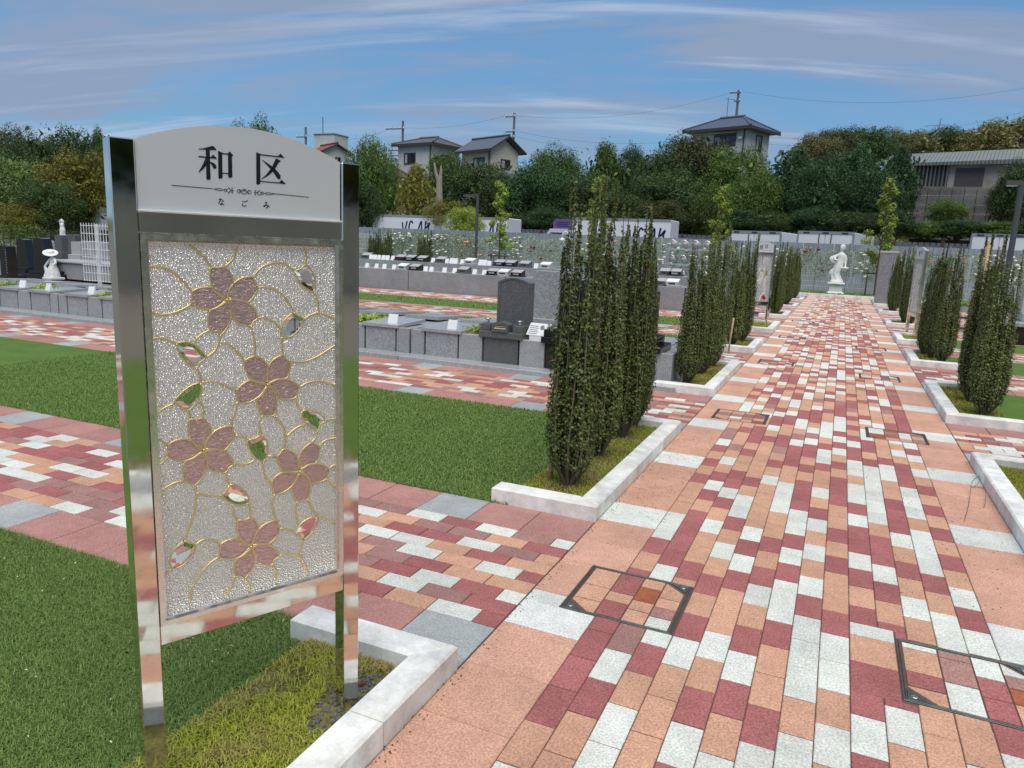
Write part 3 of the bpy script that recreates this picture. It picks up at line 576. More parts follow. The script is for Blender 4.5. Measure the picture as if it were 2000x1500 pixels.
def glass(name, col, rough, kind, mixd=0.0, st=.5):
    m, t, b = newmat(name); b.inputs['Base Color'].default_value = tuple(col)+(1,); b.inputs['Transmission Weight'].default_value = 1; b.inputs['Roughness'].default_value = rough; b.inputs['IOR'].default_value = 1.48
    tc_ = t.new('ShaderNodeTexCoord').outputs['Object']
    if kind == 'pebble':
        v = t.new('ShaderNodeTexVoronoi', feature='SMOOTH_F1'); v.inputs['Scale'].default_value = 230; v.inputs['Smoothness'].default_value = .5; t.l.new(tc_, v.inputs[0])
        t.l.new(t.bump(v.outputs[0], st, .005), b.inputs['Normal'])
    elif kind == 'ripple':
        mp_ = t.new('ShaderNodeMapping'); mp_.inputs['Scale'].default_value = (1, 1, 2.6); mp_.inputs['Rotation'].default_value = (0, .5, 0); t.l.new(tc_, mp_.inputs[0])
        t.l.new(t.bump(t.noise(mp_.outputs[0], 65, 2, .5, 1.2), st*.7, .005), b.inputs['Normal'])
    if mixd:
        d = t.new('ShaderNodeBsdfDiffuse'); d.inputs[0].default_value = (.93, .93, .87, 1); tr = t.new('ShaderNodeBsdfTranslucent'); tr.inputs[0].default_value = (.92, .91, .84, 1)
        a = t.new('ShaderNodeMixShader'); a.inputs[0].default_value = .35; t.l.new(d.outputs[0], a.inputs[1]); t.l.new(tr.outputs[0], a.inputs[2])
        mx = t.new('ShaderNodeMixShader'); mx.inputs[0].default_value = mixd; t.l.new(b.outputs[0], mx.inputs[1]); t.l.new(a.outputs[0], mx.inputs[2]); t.l.new(mx.outputs[0], m.node_tree.nodes['Material Output'].inputs[0])
    return m
M_PEB = glass('pebbled_glass', (.95, .96, .92), .14, 'pebble', .5, .75)
M_PETG = glass('rose_glass', (.78, .53, .54), .05, 'ripple', .12, 1.0)
M_CLEAR = glass('bevelled_glass', (.95, .95, .90), .02, None); M_CLEAR.node_tree.nodes['Principled BSDF'].inputs['IOR'].default_value = 1.22
def mirrored(m, f, col, rough):
    t = NT(m); o = m.node_tree.nodes['Material Output']; src = o.inputs[0].links[0].from_socket; g_ = t.new('ShaderNodeBsdfGlossy'); g_.inputs['Color'].default_value = tuple(col)+(1,); g_.inputs['Roughness'].default_value = rough
    b = m.node_tree.nodes['Principled BSDF']
    if b.inputs['Normal'].links: t.l.new(b.inputs['Normal'].links[0].from_socket, g_.inputs['Normal'])
    mx = t.new('ShaderNodeMixShader'); mx.inputs[0].default_value = f; t.l.new(src, mx.inputs[1]); t.l.new(g_.outputs[0], mx.inputs[2]); t.l.new(mx.outputs[0], o.inputs[0])
mirrored(M_PEB, .36, (.98, .96, .92), .10); mirrored(M_PETG, .28, (.9, .66, .66), .08)
def crom(P_, k=5):
    P_ = [Vector((p[0], p[1])) for p in P_]
    if len(P_) < 3: return P_
    o = []
    for i in range(len(P_)-1):
        a = P_[i-1] if i else P_[0]*2-P_[1]; b, c = P_[i], P_[i+1]; d = P_[i+2] if i+2 < len(P_) else P_[-1]*2-P_[-2]
        for j in range(k):
            t = j/k; o.append(.5*((2*b)+(c-a)*t+(2*a-5*b+4*c-d)*t*t+(-a+3*b-3*c+d)*t*t*t))
    o.append(P_[-1]); return o
def sign_frame(t, posts_down=-.08):
    for x0 in (0.0, .537):
        p_ = obj('post', MB().rbox(x0, x0+.05, 0, .05, posts_down, 1.585, .0025), M_STEEL, t)
    obj('top_rail', MB().rbox(.0505, .5365, .001, .046, 1.390, 1.434, .0012), M_STEEL, t)
    obj('bottom_rail', MB().rbox(.0505, .5365, .001, .046, .408, .458, .0012), M_STEEL, t)
    fr = MB()
    for (o_, i_, y0, y1) in ((.0508, .062, -.003, .03), (.0622, .0685, .006, .028)):
        z0, z1 = .4585+(o_-.0508), 1.3895-(o_-.0508); q = i_-o_; x1 = .587-o_
        fr.box(o_, o_+q, y0, y1, z0, z1).box(x1-q, x1, y0, y1, z0, z1).box(o_+q, x1-q, y0, y1, z0, z0+q).box(o_+q, x1-q, y0, y1, z1-q, z1)
    obj('glass_frame', fr, M_MOULD, t)
    arc = [(.0525+(.482)*i/28, 1.586+.053*(1-((i-14)/14)**2)) for i in range(29)]
    h = obj('header_panel', MB().prism([(.0525, 1.4395)]+arc+[(.5345, 1.4395)], 'y', .008, .032), M_BRUSH, t)
    obj('sill', MB().rbox(.0505, .5365, -.002, .036, 1.4345, 1.439, .0008), M_BRUSH, t)
    return h
S_D = Vector((.42181, .90668)); SROT = math.atan2(S_D.y, S_D.x)
sign = thing('stained_glass_sign', 'tall mirror steel signboard with pink flower stained glass and black characters, in the left foreground', 'sign', (-.4035, -.635, 0), SROT)
hd = sign_frame(sign)
for nm, G in (('character', WA), ('character', KU)):
    m = MB()
    for pl in G: m.prism([(p[0]/1000, p[1]/1000) for p in pl], 'y', .0070, .0079)
    obj(nm, m, M_INK, hd)
m = MB()
def ribbon(m, pts, w, y0, y1):
    P_ = [Vector(p) for p in pts]; Lf = []; Rt = []
    for i, p in enumerate(P_):
        d = (P_[min(i+1, len(P_)-1)]-P_[max(i-1, 0)]); d = d.normalized() if d.length > 1e-9 else Vector((1, 0)); n_ = Vector((-d.y, d.x))*w/2
        Lf.append(p+n_); Rt.append(p-n_)
    for i in range(len(P_)-1):
        q = [Lf[i], Lf[i+1], Rt[i+1], Rt[i]]
        m.add([(v.x, y0, v.y) for v in q]+[(v.x, y1, v.y) for v in q], [(0, 1, 2, 3), (7, 6, 5, 4), (0, 4, 5, 1), (2, 6, 7, 3), (1, 5, 6, 2), (3, 7, 4, 0)])
ornm, kana = MB(), MB()
for n_, (pts, w_) in enumerate(STK):
    ribbon(ornm if n_ < len(STK)-10 else kana, [(p[0]/1000, p[1]/1000) for p in (crom(pts, 3) if len(pts) > 3 else pts)], w_*1.15/1000, .0072, .0078)
obj('ornament_line', ornm, M_INK, hd); obj('reading_line', kana, M_INK, hd)
loops = [[(.0635, .472), (.5235, .472), (.5235, 1.376), (.0635, 1.376)]]
for c_, fl in zip(CEN, PET):
    C_ = Vector(c_)/1000; ring = []
    polys = [[Vector(q)/1000 for q in pl] for pl in fl]
    for k in range(90):
        a = 2*math.pi*k/90; d = Vector((math.cos(a), math.sin(a))); best = .012
        for pl in polys:
            for i in range(len(pl)):
                p, q = pl[i]-C_, pl[(i+1) % len(pl)]-C_; e = q-p; den = d.x*e.y-d.y*e.x
                if abs(den) < 1e-9: continue
                t_ = (p.x*e.y-p.y*e.x)/den; s_ = (p.x*d.y-p.y*d.x)/den
                if 0 <= s_ <= 1 and t_ > best: best = t_
        ring.append(C_+d*(best-.0006))
    loops.append([(v.x, v.y) for v in ring])
LEAFS = [[Vector(q)/1000 for q in pl] for pl in LEAF]
for pl in LEAFS: loops.append([(v.x, v.y) for v in pl])
pane = obj('glass_pane', MB().sheet(loops, 'y', .015, .019), M_PEB, sign)
for fl in PET:
    for pl in fl: obj('petal', MB().prism([(p[0]/1000, p[1]/1000) for p in pl], 'y', .0145, .0185), M_PETG, pane)
for pl in LEAFS:
    c_ = sum(pl, Vector((0, 0)))/len(pl); n_ = len(pl); ins = [c_+(p-c_)*.62 for p in pl]
    vs_ = [(p.x, .019, p.y) for p in pl]+[(p.x, .0155, p.y) for p in pl]+[(p.x, .010, p.y) for p in ins]
    fs_ = [tuple(range(n_)), tuple(range(2*n_, 3*n_))]
    for i in range(n_):
        j = (i+1) % n_; fs_ += [(i, j, n_+j, n_+i), (n_+i, n_+j, 2*n_+j, 2*n_+i)]
    obj('leaf', MB().add(vs_, fs_), M_CLEAR, pane)
for pl in CAME:
    obj('came', MB().tube([(p.x/1000, .0145, p.y/1000) for p in crom(pl, 5)], .0023, 6), M_BRASS, pane, smooth=True)
for fl in PET+[LEAF]:
    for pl in fl:
        q = crom(list(pl)+[pl[0]], 2); obj('came', MB().tube([(p.x/1000, .0142, p.y/1000) for p in q], .0020, 6), M_BRASS, pane, smooth=True)
for c_ in CEN: obj('came', MB().lathe([(0.0, -.003), (.004, -.002), (.004, .002), (0, .003)], 8, (c_[0]/1000, .0142, c_[1]/1000)), M_BRASS, pane, smooth=True)
# gravel round the right post
M_GRAV = mat('dark_gravel', s2l(96, 100, 106), .8, speck=(120, .4))
g = np.random.default_rng(5); m = MB()
for i in range(320):
    x, y = -.19+g.normal(0, .045), -.10+g.normal(0, .10); r_ = g.uniform(.004, .010)
    if x > -.125 or x < -.33: continue
    z = .022+r_*.3; M_ = Matrix.Translation((x, y, z)) @ Matrix.Rotation(g.uniform(0, 6), 4, Vector(g.normal(0, 1, 3)).normalized()); m.M = M_
    m.add([(r_, 0, 0), (-r_, r_*.2, 0), (0, r_*.8, 0), (0, -r_*.8, r_*.1), (0, 0, r_*.6), (0, .0, -r_*.6)], [(0, 2, 4), (2, 1, 4), (1, 3, 4), (3, 0, 4), (2, 0, 5), (1, 2, 5), (3, 1, 5), (0, 3, 5)])
stuff(obj('gravel', m, M_GRAV), 'dark grey gravel round the foot of the sign post')
# ------------------------------------------------------------------ granite graves
M_GRAN = mat('grey_granite', s2l(156, 158, 160), .5, spec=.45, speck=(75, .45), stain=(1.6, .1), vary=.05)
M_GRANT = mat('polished_granite', s2l(160, 164, 166), .25, spec=.5, speck=(90, .3), vary=.05)
M_GRAND = mat('dark_granite', s2l(92, 95, 95), .28, spec=.5, speck=(80, .4))
M_GRANW = mat('wall_granite', s2l(146, 148, 149), .6, spec=.4, speck=(40, .35), stain=(1.2, .16))
M_BLACK = mat('black_granite', s2l(26, 27, 31), .1, spec=.6, speck=(160, .3))
M_RED = mat('red_black_granite', s2l(62, 26, 28), .12, spec=.6, speck=(160, .3))
M_LGREY = mat('pale_granite', s2l(178, 178, 176), .4, spec=.4, speck=(150, .22))
M_JOINT = mat('dark_joint', s2l(52, 54, 56), .9)  # plain dark grey behind joints and in recesses
M_WHITE = mat('white_plaque', s2l(236, 238, 238), .4)
M_PRINT = mat('plaque_print', s2l(120, 128, 132), .6)
M_STLESS = metal('vase_steel', (.8, .8, .78), .2)
M_BLUE = mat('blue_wrap', s2l(40, 104, 190), .35)
M_CREAM = mat('incense_cream', s2l(214, 208, 190), .6)
def leaves(P_, Nn, L, Wd, seed, fold=.18):
    """P_ (n,3) positions, Nn (n,3) facing, L (n,) lengths -> V,F of folded rhombic leaves"""
    g = np.random.default_rng(seed); n = len(P_); Nn = Nn/np.maximum(1e-6, np.linalg.norm(Nn, axis=1))[:, None]
    a = g.normal(0, 1, (n, 3)); t = a-Nn*(a*Nn).sum(1)[:, None]; t /= np.maximum(1e-6, np.linalg.norm(t, axis=1))[:, None]; s = np.cross(Nn, t)
    L = L[:, None]; w = L*Wd
    V = np.stack([P_-t*L*.5, P_+s*w*.5+Nn*w*fold, P_+t*L*.5-Nn*L*.08, P_-s*w*.5+Nn*w*fold], 1).reshape(-1, 3)
    return V, np.arange(4*n).reshape(-1, 4)
M_IVY = leafmat('planter_leaves', s2l(128, 158, 40), s2l(190, 206, 84), .5, .3)
def tuft(n, sx, sy, sz, L, seed):
    g = np.random.default_rng(seed); P_ = g.normal(0, .42, (n, 3)).clip(-1, 1)*np.array([sx, sy, sz]); P_[:, 2] = np.abs(P_[:, 2])+.01
    Nn = g.normal(0, .6, (n, 3))+np.array([0, 0, .9]); V, Fq = leaves(P_, Nn, g.uniform(.6, 1.3, n)*L, .6, seed); return npmesh('leaves', V, Fq, M_IVY, g.random(n))
TUFTS = [tuft(170, .20, .13, .10, .055, 21), tuft(150, .16, .16, .12, .05, 22), tuft(220, .28, .15, .08, .055, 23)]
LIDM = None
def lid_mesh():
    m = MB(); m.add([(-.265, -.02, 0), (.265, -.02, 0), (.265, .62, .02), (-.265, .62, .02), (-.265, -.02, .035), (.265, -.02, .035), (.265, .62, .062), (-.265, .62, .062)],
                    [(3, 2, 1, 0), (4, 5, 6, 7), (0, 1, 5, 4), (1, 2, 6, 5), (2, 3, 7, 6), (3, 0, 4, 7)]); return m.mesh('lid', M_GRANT)
LIDM = lid_mesh()
def plaque_mesh(w, h, d=.05, lines=3):
    m = MB(); m.add([(-w/2, 0, 0), (w/2, 0, 0), (w/2, d, 0), (-w/2, d, 0), (-w/2, d*.6, h), (w/2, d*.6, h), (w/2, d*.75, h), (-w/2, d*.75, h)],
                    [(3, 2, 1, 0), (4, 5, 6, 7), (0, 1, 5, 4), (1, 2, 6, 5), (2, 3, 7, 6), (3, 0, 4, 7)]); return m.mesh('plaque', M_WHITE)
PLM = plaque_mesh(.13, .11); PLS = plaque_mesh(.12, .13, .08); PLW = plaque_mesh(.26, .15, .09)
wide, mid, nar = .45, .32, .2
pn = 0
PLOTX = []
bankl = ['granite grave bank with flat lids running to the first holly group', 'granite grave bank with planters just left of the dark headstone', 'granite grave bank mostly hidden behind the sign', 'granite grave bank at the left edge, by the girl statue']
for u in range(4):
    xr = -.47-3.165*u; xl = xr-3.155
    bank = thing('grave_bank', bankl[u], 'grave plot', ((xl+xr)/2, 5.76, 0), 0, 'banks of granite grave plots')
    o = lambda x: x-(xl+xr)/2
    obj('plinth', MB().box(o(xl)+.002, o(xr)+(.10 if u == 0 else -.002), -.255, 1.80, -.04, .052, .006), M_GRANT, bank)
    obj('core', MB().box(o(xl)+.03, o(xr)-.03, .03, 1.58, .052, .318), M_JOINT, bank)
    x = xl+.004; seg = [nar, wide, mid, wide, mid, wide, mid, wide, nar]; cols = []
    for i, w in enumerate(seg):
        isw = abs(w-wide) < .01; pi = i//2
        dark = isw and u == 0 and pi in (1, 2, 3)
        M_ = (M_GRAND if pi == 1 else M_BLACK) if dark else M_GRAN
        y0 = .004 if isw else 0.0
        for yy0, yy1 in ((y0, .09), (1.50, 1.59)):
            obj('front_panel', MB().box(o(x)+.012, o(x)+w-.012, yy0, yy1, .053, .345 if not isw else .335, .003), M_ if yy0 < 1 else M_GRAN, bank)
        obj('cap', MB().box(o(x)+.012, o(x)+w-.012, .092, 1.498, .30, .335 if not isw else .33, .003), M_GRAN, bank)
        if isw: PLOTX.append((u, pi, x+w/2))
        elif 0 < i < 8: cols.append(x+w/2)
        x += w
    obj('side_panel', MB().box(o(xr)-.028, o(xr)-.004, .012, 1.57, .053, .343, .003), M_GRAN, bank)
    for (uu, pi, xc) in PLOTX:
        if uu != u: continue
        front_mon = (u == 0 and pi in (1, 2, 3))
        if not front_mon:
            link('lid', LIDM, bank, (o(xc), 0.0, .338))
        if not (u == 0 and pi in (1, 3)):
            l2 = link('lid', LIDM, bank, (o(xc), 1.585, .338), math.pi)
    for k, xc in enumerate(cols):
        if u == 0 and k == 2: continue
        tp = thing('planter_plant', 'yellow green plant, %s planter strip of the grave bank %s' % (('first', 'second', 'third')[k], ('nearest the main path', 'left of the dark headstone', 'behind the sign', 'at the left edge')[u]), 'plant', (xc, 5.76+.28+.1*((k+u) % 2), .335), 0, 'yellow green planter plants')
        c = link('leaves', TUFTS[(k+u) % 3], tp); c.rotation_euler = (0, 0, k*1.3+u)
        if (u+k) % 2: c.scale = (1.25, 1.4, 1.1)
    for (uu, pi, xc) in PLOTX:
        if uu != u or (u == 0 and pi != 0): continue
        nmz = ('rightmost bank', 'bank left of the dark headstone', 'bank behind the sign', 'bank at the left edge')[u]
        t = thing('grave_plaque', 'small white plaque on the %s lid of the granite %s' % (('first', 'second', 'third', 'fourth')[pi], nmz), 'plaque', (xc+.10, 5.76+.06+.05*((pi*7+u) % 3), .378), .15*((pi*5+u*3) % 4-1.5)*.5, 'white plaques on grave lids')
        link('board', PLM, t); obj('print', MB().add([(-.045, .012, .018), (.045, .012, .018), (.045, .0195, .05), (-.045, .0195, .05)], [(0, 1, 2, 3)]), M_PRINT, t)
# headstone with offerings
xc = [q[2] for q in PLOTX if q[:2] == (0, 1)][0]
def arch(w, h, rise, n=12): return [(-w/2, 0), (w/2, 0)]+[(w/2-w*i/n, h-rise+rise*(1-((i-n/2)/(n/2))**2)) for i in range(n+1)]
hs = thing('gravestone', 'dark grey headstone with arched top and offering slab beside the hollies', 'gravestone', (xc, 5.76, .338))
obj('slab', MB().rbox(-.27, .27, -.03, .36, .0, .075, .006), M_GRAND, hs)
obj('pedestal', MB().rbox(-.22, .25, .12, .56, .0755, .145, .006), M_GRAND, hs)
st_ = obj('stone', MB().prism(arch(.40, .53, .055), 'y', .26, .40), M_GRAND, hs); st_.location = (.02, 0, .1455)
obj('arched_border', MB().sheet([arch(.40, .53, .055), [(p[0]*.86, .02+p[1]*.93) for p in arch(.40, .53, .055)]], 'y', .252, .2595), M_GRAND, hs, loc=(.02, 0, .1455))
obj('incense_holder', MB().sheet([arch(.2, .115, .03), [(-.075, .03), (.075, .03), (.075, .075), (-.075, .075)]], 'y', -.045, .11), M_GRAND, hs, loc=(.0, 0, .0755))
obj('tray', MB().box(-.072, .072, -.04, .10, .11, .122), M_CREAM, hs); obj('tray', MB().box(-.072, .072, -.036, .10, .134, .142), M_CREAM, hs)
for sx in (-1, 1):
    v = obj('vase_block', MB().rbox(sx*.2-.06, sx*.2+.06, .0, .12, .0755, .155, .004), M_GRAND, hs)
    obj('flower_tube', MB().lathe([(.022, 0), (.02, .02), (.018, .035), (.038, .05), (.042, .055), (.0, .056)], 14, (sx*.2, .06, .155)), M_STLESS, v, smooth=True)
hb = thing('gravestone', 'pale speckled granite headstone with rounded shoulder, back to back with the dark one', 'gravestone', (xc+.16, 6.72, .338))
obj('base', MB().rbox(-.32, .36, -.06, .55, 0, .075, .006), M_GRANT, hb)
obj('step', MB().rbox(-.24, .30, 0.0, .42, .0755, .16, .006), M_GRANT, hb)
obj('stone', MB().prism([(-.22, 0), (.26, 0), (.26, .53), (.235, .565), (.19, .58), (-.22, .58)], 'y', .06, .34), M_GRAN, hb, loc=(0, 0, .161))
pq = thing('name_plaque', 'white upright notice board with round stamp beside the dark headstone', 'plaque', (xc+.40, 5.79, .345), -.1)
obj('board', MB().add([(-.11, 0, .06), (.11, 0, .06), (.13, .07, .19), (-.09, .07, .19), (-.11, .012, .06), (.11, .012, .06), (.13, .082, .19), (-.09, .082, .19)], [(0, 1, 2, 3), (7, 6, 5, 4), (0, 4, 5, 1), (1, 5, 6, 2), (2, 6, 7, 3), (3, 7, 4, 0)]), M_WHITE, pq)
obj('stand', MB().box(-.07, .08, .004, .05, 0, .062), M_WHITE, pq)
for k in range(5):
    obj('print_line', MB().add([(-.085, .0065+.0108*k, .075+.02*k), (.02+.01*(k % 2), .0065+.0108*k, .075+.02*k), (.02+.01*(k % 2), .0105+.0108*k, .082+.02*k), (-.085, .0105+.0108*k, .082+.02*k)], [(0, 1, 2, 3)]), M_PRINT, pq)
sc_ = obj('stamp', MB().lathe([(.026, 0), (.026, .001), (0, .0012)], 16), M_PRINT, pq, loc=(.07, .044, .15)); sc_.rotation_euler = (math.radians(62), 0, 0)
def black_grave(xc, label, blue):
    t = thing('gravestone', label, 'gravestone', (xc, 5.76, .338))
    obj('slab', MB().rbox(-.27, .29, -.04, .5, 0, .07, .008), M_BLACK, t); obj('step', MB().rbox(-.2, .22, .06, .46, .0705, .15, .008), M_BLACK, t)
    obj('stone', MB().prism([(-.16, 0), (.16, 0), (.16, .47), (.10, .54), (-.16, .56)], 'y', .2, .34), M_BLACK, t, loc=(0, 0, .1505))
    v = obj('vase_block', MB().rbox(-.25, -.13, -.01, .10, .0705, .15, .005), M_BLACK, t); obj('flower_tube', MB().lathe([(.022, 0), (.018, .03), (.04, .05), (0, .052)], 12, (-.19, .045, .15)), M_STLESS, v, smooth=True)
    if blue:
        b = MB()
        for k in range(3): b.rbox(.02+.06*k, .075+.06*k, -.0, .055, .071, .175+.012*(k % 2), .006)
        tag(obj('offering_pack', b, M_BLUE, None, loc=(xc-.02, 5.76, .338)), 'bright blue wrapped offering on the black granite grave', 'offering')
xs2 = {q[1]: q[2] for q in PLOTX if q[0] == 0}
black_grave(xs2[2], 'black granite gravestone hidden behind the nearest hollies, black vase block showing', False)
black_grave(xs2[3], 'glossy black gravestone at the path end of the grave bank, blue offering on it', True)

# ------------------------------------------------------------------ two tier wall with desk stones
wl = thing('memorial_wall', 'long two tier granite wall carrying rows of small sloped stones', 'wall', (-7.2, 15.75, 0))
xa, xb, o = -14.5, -2.3, (lambda x: x+7.2)
jx = [-14.5, -12.2, -9.9, -6.95, -4.5, -2.3]
for a, b in zip(jx[:-1], jx[1:]):
    obj('wall_slab', MB().box(o(a)+.012, o(b)-.012, 0, .12, -.02, .55, .006), M_GRANW, wl)
    obj('ledge', MB().box(o(a)+.003, o(b)-.003, .122, .86, -.02, .545, .004), M_GRANT, wl)
    obj('upper_slab', MB().box(o(a)+.006, o(b)-.006, .862, .96, -.02, .77, .005), M_GRANW, wl)
    obj('upper_ledge', MB().box(o(a)+.003, o(b)-.003, .962, 1.75, -.02, .765, .004), M_GRANT, wl)
obj('joint_backing', MB().box(o(xa), o(xb), .03, .11, -.02, .54), M_JOINT, wl)
ORD = 'first second third fourth fifth sixth seventh eighth ninth tenth eleventh twelfth thirteenth fourteenth'.split()
def desk(k, tier, px, n):
    P_ = at(px, 500, 15.92 if tier == 1 else 16.78); x = P_.x; z = .552 if tier == 1 else .772; Y_ = 15.92 if tier == 1 else 16.78
    nm = {'B': 'black', 'G': 'dark grey', 'L': 'pale grey', 'R': 'dark red'}[k]
    t = thing('desk_stone', '%s sloped desk stone, %s from the left on the wall\'s %s tier' % (nm, ORD[n-1], ('', 'front', 'back')[tier]), 'gravestone', (x, Y_, z), 0, 'small desk stones on the granite wall')
    M_ = {'B': M_BLACK, 'G': M_GRAND, 'L': M_LGREY, 'R': M_RED}[k]
    obj('base', MB().rbox(-.19, .19, -.06, .26, 0, .03, .004), M_, t)
    obj('body', MB().prism([(-.03, .03), (.24, .03), (.24, .17), (.20, .175), (-.03, .105)], 'x', -.15, .15), M_, t)
    obj('face_plate', MB().add([(-.145, -.026, .1082), (.145, -.026, .1082), (.145, .196, .1752), (-.145, .196, .1752), (-.145, -.026, .1092), (.145, -.026, .1092), (.145, .196, .1775), (-.145, .196, .1775)], [(0, 1, 2, 3), (7, 6, 5, 4), (0, 4, 5, 1), (1, 5, 6, 2), (2, 6, 7, 3), (3, 7, 4, 0)]), M_LGREY if k != 'L' else M_WHITE, t)
    obj('recess', MB().box(-.08, .08, -.034, -.0305, .045, .082), M_GRANT if k in 'B' else M_JOINT, t)
def plq(tier, px, wide_, n):
    Y_ = 15.86 if tier == 1 else 16.72; x = at(px, 500, Y_).x
    t = thing('stand_plaque', 'white plaque, %s from the left on the wall\'s %s tier' % (ORD[n-1], ('', 'front', 'back')[tier]), 'plaque', (x, Y_, .552 if tier == 1 else .772), 0.12*math.sin(px), 'white plaques on the granite wall')
    link('board', PLW if wide_ else PLS, t)
for tier, lst in ((2, [('G', 714), ('R', 781), ('B', 800), ('B', 823), ('G', 860), ('L', 916), ('B', 975), ('B', 996), ('G', 1024), ('L', 1065), ('G', 1302), ('B', 1321)]),
                  (1, [('L', 785), ('B', 809), ('G', 904), ('B', 962), ('L', 983), ('B', 1010), ('G', 1077), ('G', 1292), ('L', 1317)])):
    for n, (k, x) in enumerate(lst): desk(k, tier, x, n+1)
for tier, lst in ((2, [724, 731.5, 739, 748, 756, 766, 845, 872, -885, 902, -942, 955, 1047]), (1, [715.6, 734, 750, 769, 831, 842, 868, 888, 927, 946])):
    for n, x in enumerate(lst): plq(tier, abs(x), x < 0, n+1)
# bucket rack behind the wall
M_ALU = metal('rack_aluminium', (.78, .79, .8), .35); M_BUCK = mat('bucket_plastic', s2l(150, 152, 150), .4)
rk = thing('bucket_rack', 'silver rack of hanging water buckets beyond the granite wall', 'rack', (-2.75, 18.3, 0))
for x in (-.62, .62):
    for y in (0, .4): obj('upright', MB().tube([(x, y, 0), (x, y, 1.5)], .022, 8), M_ALU, rk)
for z in (.62, 1.02, 1.42): obj('shelf_bar', MB().box(-.62, .62, -.02, .02, z, z+.03).box(-.62, .62, .38, .42, z, z+.03).box(-.62, .62, .0, .4, z-.006, z), M_ALU, rk)
bi = 0
for z in (.65, 1.05, 1.45):
    for x in (-.45, -.15, .15, .45):
        t = thing('water_bucket', 'grey water bucket lying on the %s shelf of the rack, %s from the left' % ({.65: 'lowest', 1.05: 'middle', 1.45: 'top'}[z], {-.45: 'first', -.15: 'second', .15: 'third', .45: 'fourth'}[x]), 'bucket', (-2.75+x, 18.32, z+.003), 0, 'grey water buckets on the rack')
        M_ = MB(); M_.M = Matrix.Translation((0, 0, .1)) @ Matrix.Rotation(math.radians(-90), 4, 'X'); M_.lathe([(.08, 0), (.095, .2), (.1, .2), (.1, .21), (.085, .21), (.075, .02), (0, .02)], 16); obj('pail', M_, M_BUCK, t, smooth=True)
        obj('handle', MB().tube([(.1*math.cos(a), -.12, .1+.12*math.sin(a)) for a in [i*math.pi/8 for i in range(9)]], .006, 5), M_ALU, t)

# ------------------------------------------------------------------ fences at the end
M_FW = mat('white_coated_wire', s2l(230, 235, 234), .45)
M_FP = mat('galvanised_panel', s2l(150, 158, 166), .5, metal=.1, stain=(1.1, .2), vary=.06)
M_FPD = mat('dark_lot_panel', s2l(92, 98, 104), .6, stain=(.8, .25), vary=.06)
M_REDP = mat('red_oxide_post', s2l(86, 40, 42), .6)
def wire_panel(w, h, dx, zs, r=.0045):
    m = MB(); n = int(w/dx)
    for i in range(n+1): x = i*w/n; m.box(x-r, x+r, -r, r, .03, h)
    for z in zs: m.box(0, w, -r*2.4, -r, z-r*1.2, z+r*1.2)
    return m.mesh('wire_panel', M_FW)
WPM = wire_panel(2.0, 1.62, .06, [.05, .25, .45, .65, .85, 1.05, 1.25, 1.45, 1.6])
POSTM = MB().lathe([(.03, 0), (.03, 1.66), (.022, 1.68), (0, 1.685)], 10).mesh('post', M_FW)
fe = thing('mesh_fence', 'white wire mesh fence across the far end behind the white statue', 'fence', (-28.6, 30.5, -.03))
for i in range(19):
    link('wire_panel', WPM, fe, (2*i+.0, 0, 0)); link('post', POSTM, fe, (2*i, .05, 0))
PF = MB()
for q in range(3): PF.box(.02+.2*q, .19+.2*q, -.012, .012, 0, 1.99).box(.19+.2*q, .22+.2*q, .0, .008, 0, 1.99)
PFM = PF.mesh('sheet_panel', M_FP); PPM = MB().tube([(0, 0, 0), (0, 0, 2.04)], .03, 8).mesh('post', M_FP)
fp = thing('sheet_metal_fence', 'tall grey sheet metal fence behind the white mesh fence', 'fence', (-36, 33, -.04))
for i in range(78):
    link('sheet_panel', PFM, fp, (.62*i, .03*(i % 2), 0))
    if i % 2 == 0: link('post', PPM, fp, (.62*i, .07, 0))
PF2 = MB()
for q in range(8): PF2.box(.02+.3*q, .27+.3*q, -.015, .015, 0, 2.45)
PF2.box(0, 2.4, -.03, -.016, 2.2, 2.3); PF2M = PF2.mesh('sheet_panel', M_FPD); RPM = MB().box(-.06, .06, -.12, -.035, 0, 2.5).mesh('post', M_REDP)
fq = thing('lot_fence', 'dark sheet fence with red oxide posts behind the parked trucks', 'fence', (-40, 46.2, -.04))
for i in range(24): link('sheet_panel', PF2M, fq, (2.42*i, 0, 0)); link('post', RPM, fq, (2.42*i, 0, 0))
# near mesh fence left of the sign
fn = thing('mesh_fence', 'white wire mesh fence panel beside the girl statue, left of the sign', 'fence', (-12.55, 8.1, .3))
WP2 = wire_panel(1.0, 1.15, .075, [.05, .2, .35, .5, .65, .8, .95, 1.1], .005)
for i in range(3): link('wire_panel', WP2, fn, (1.0*i, 0, 0))
for x in (.38, 2.2): obj('post', MB().box(x-.028, x+.028, .02, .07, -.3, 1.13), M_FW, fn)

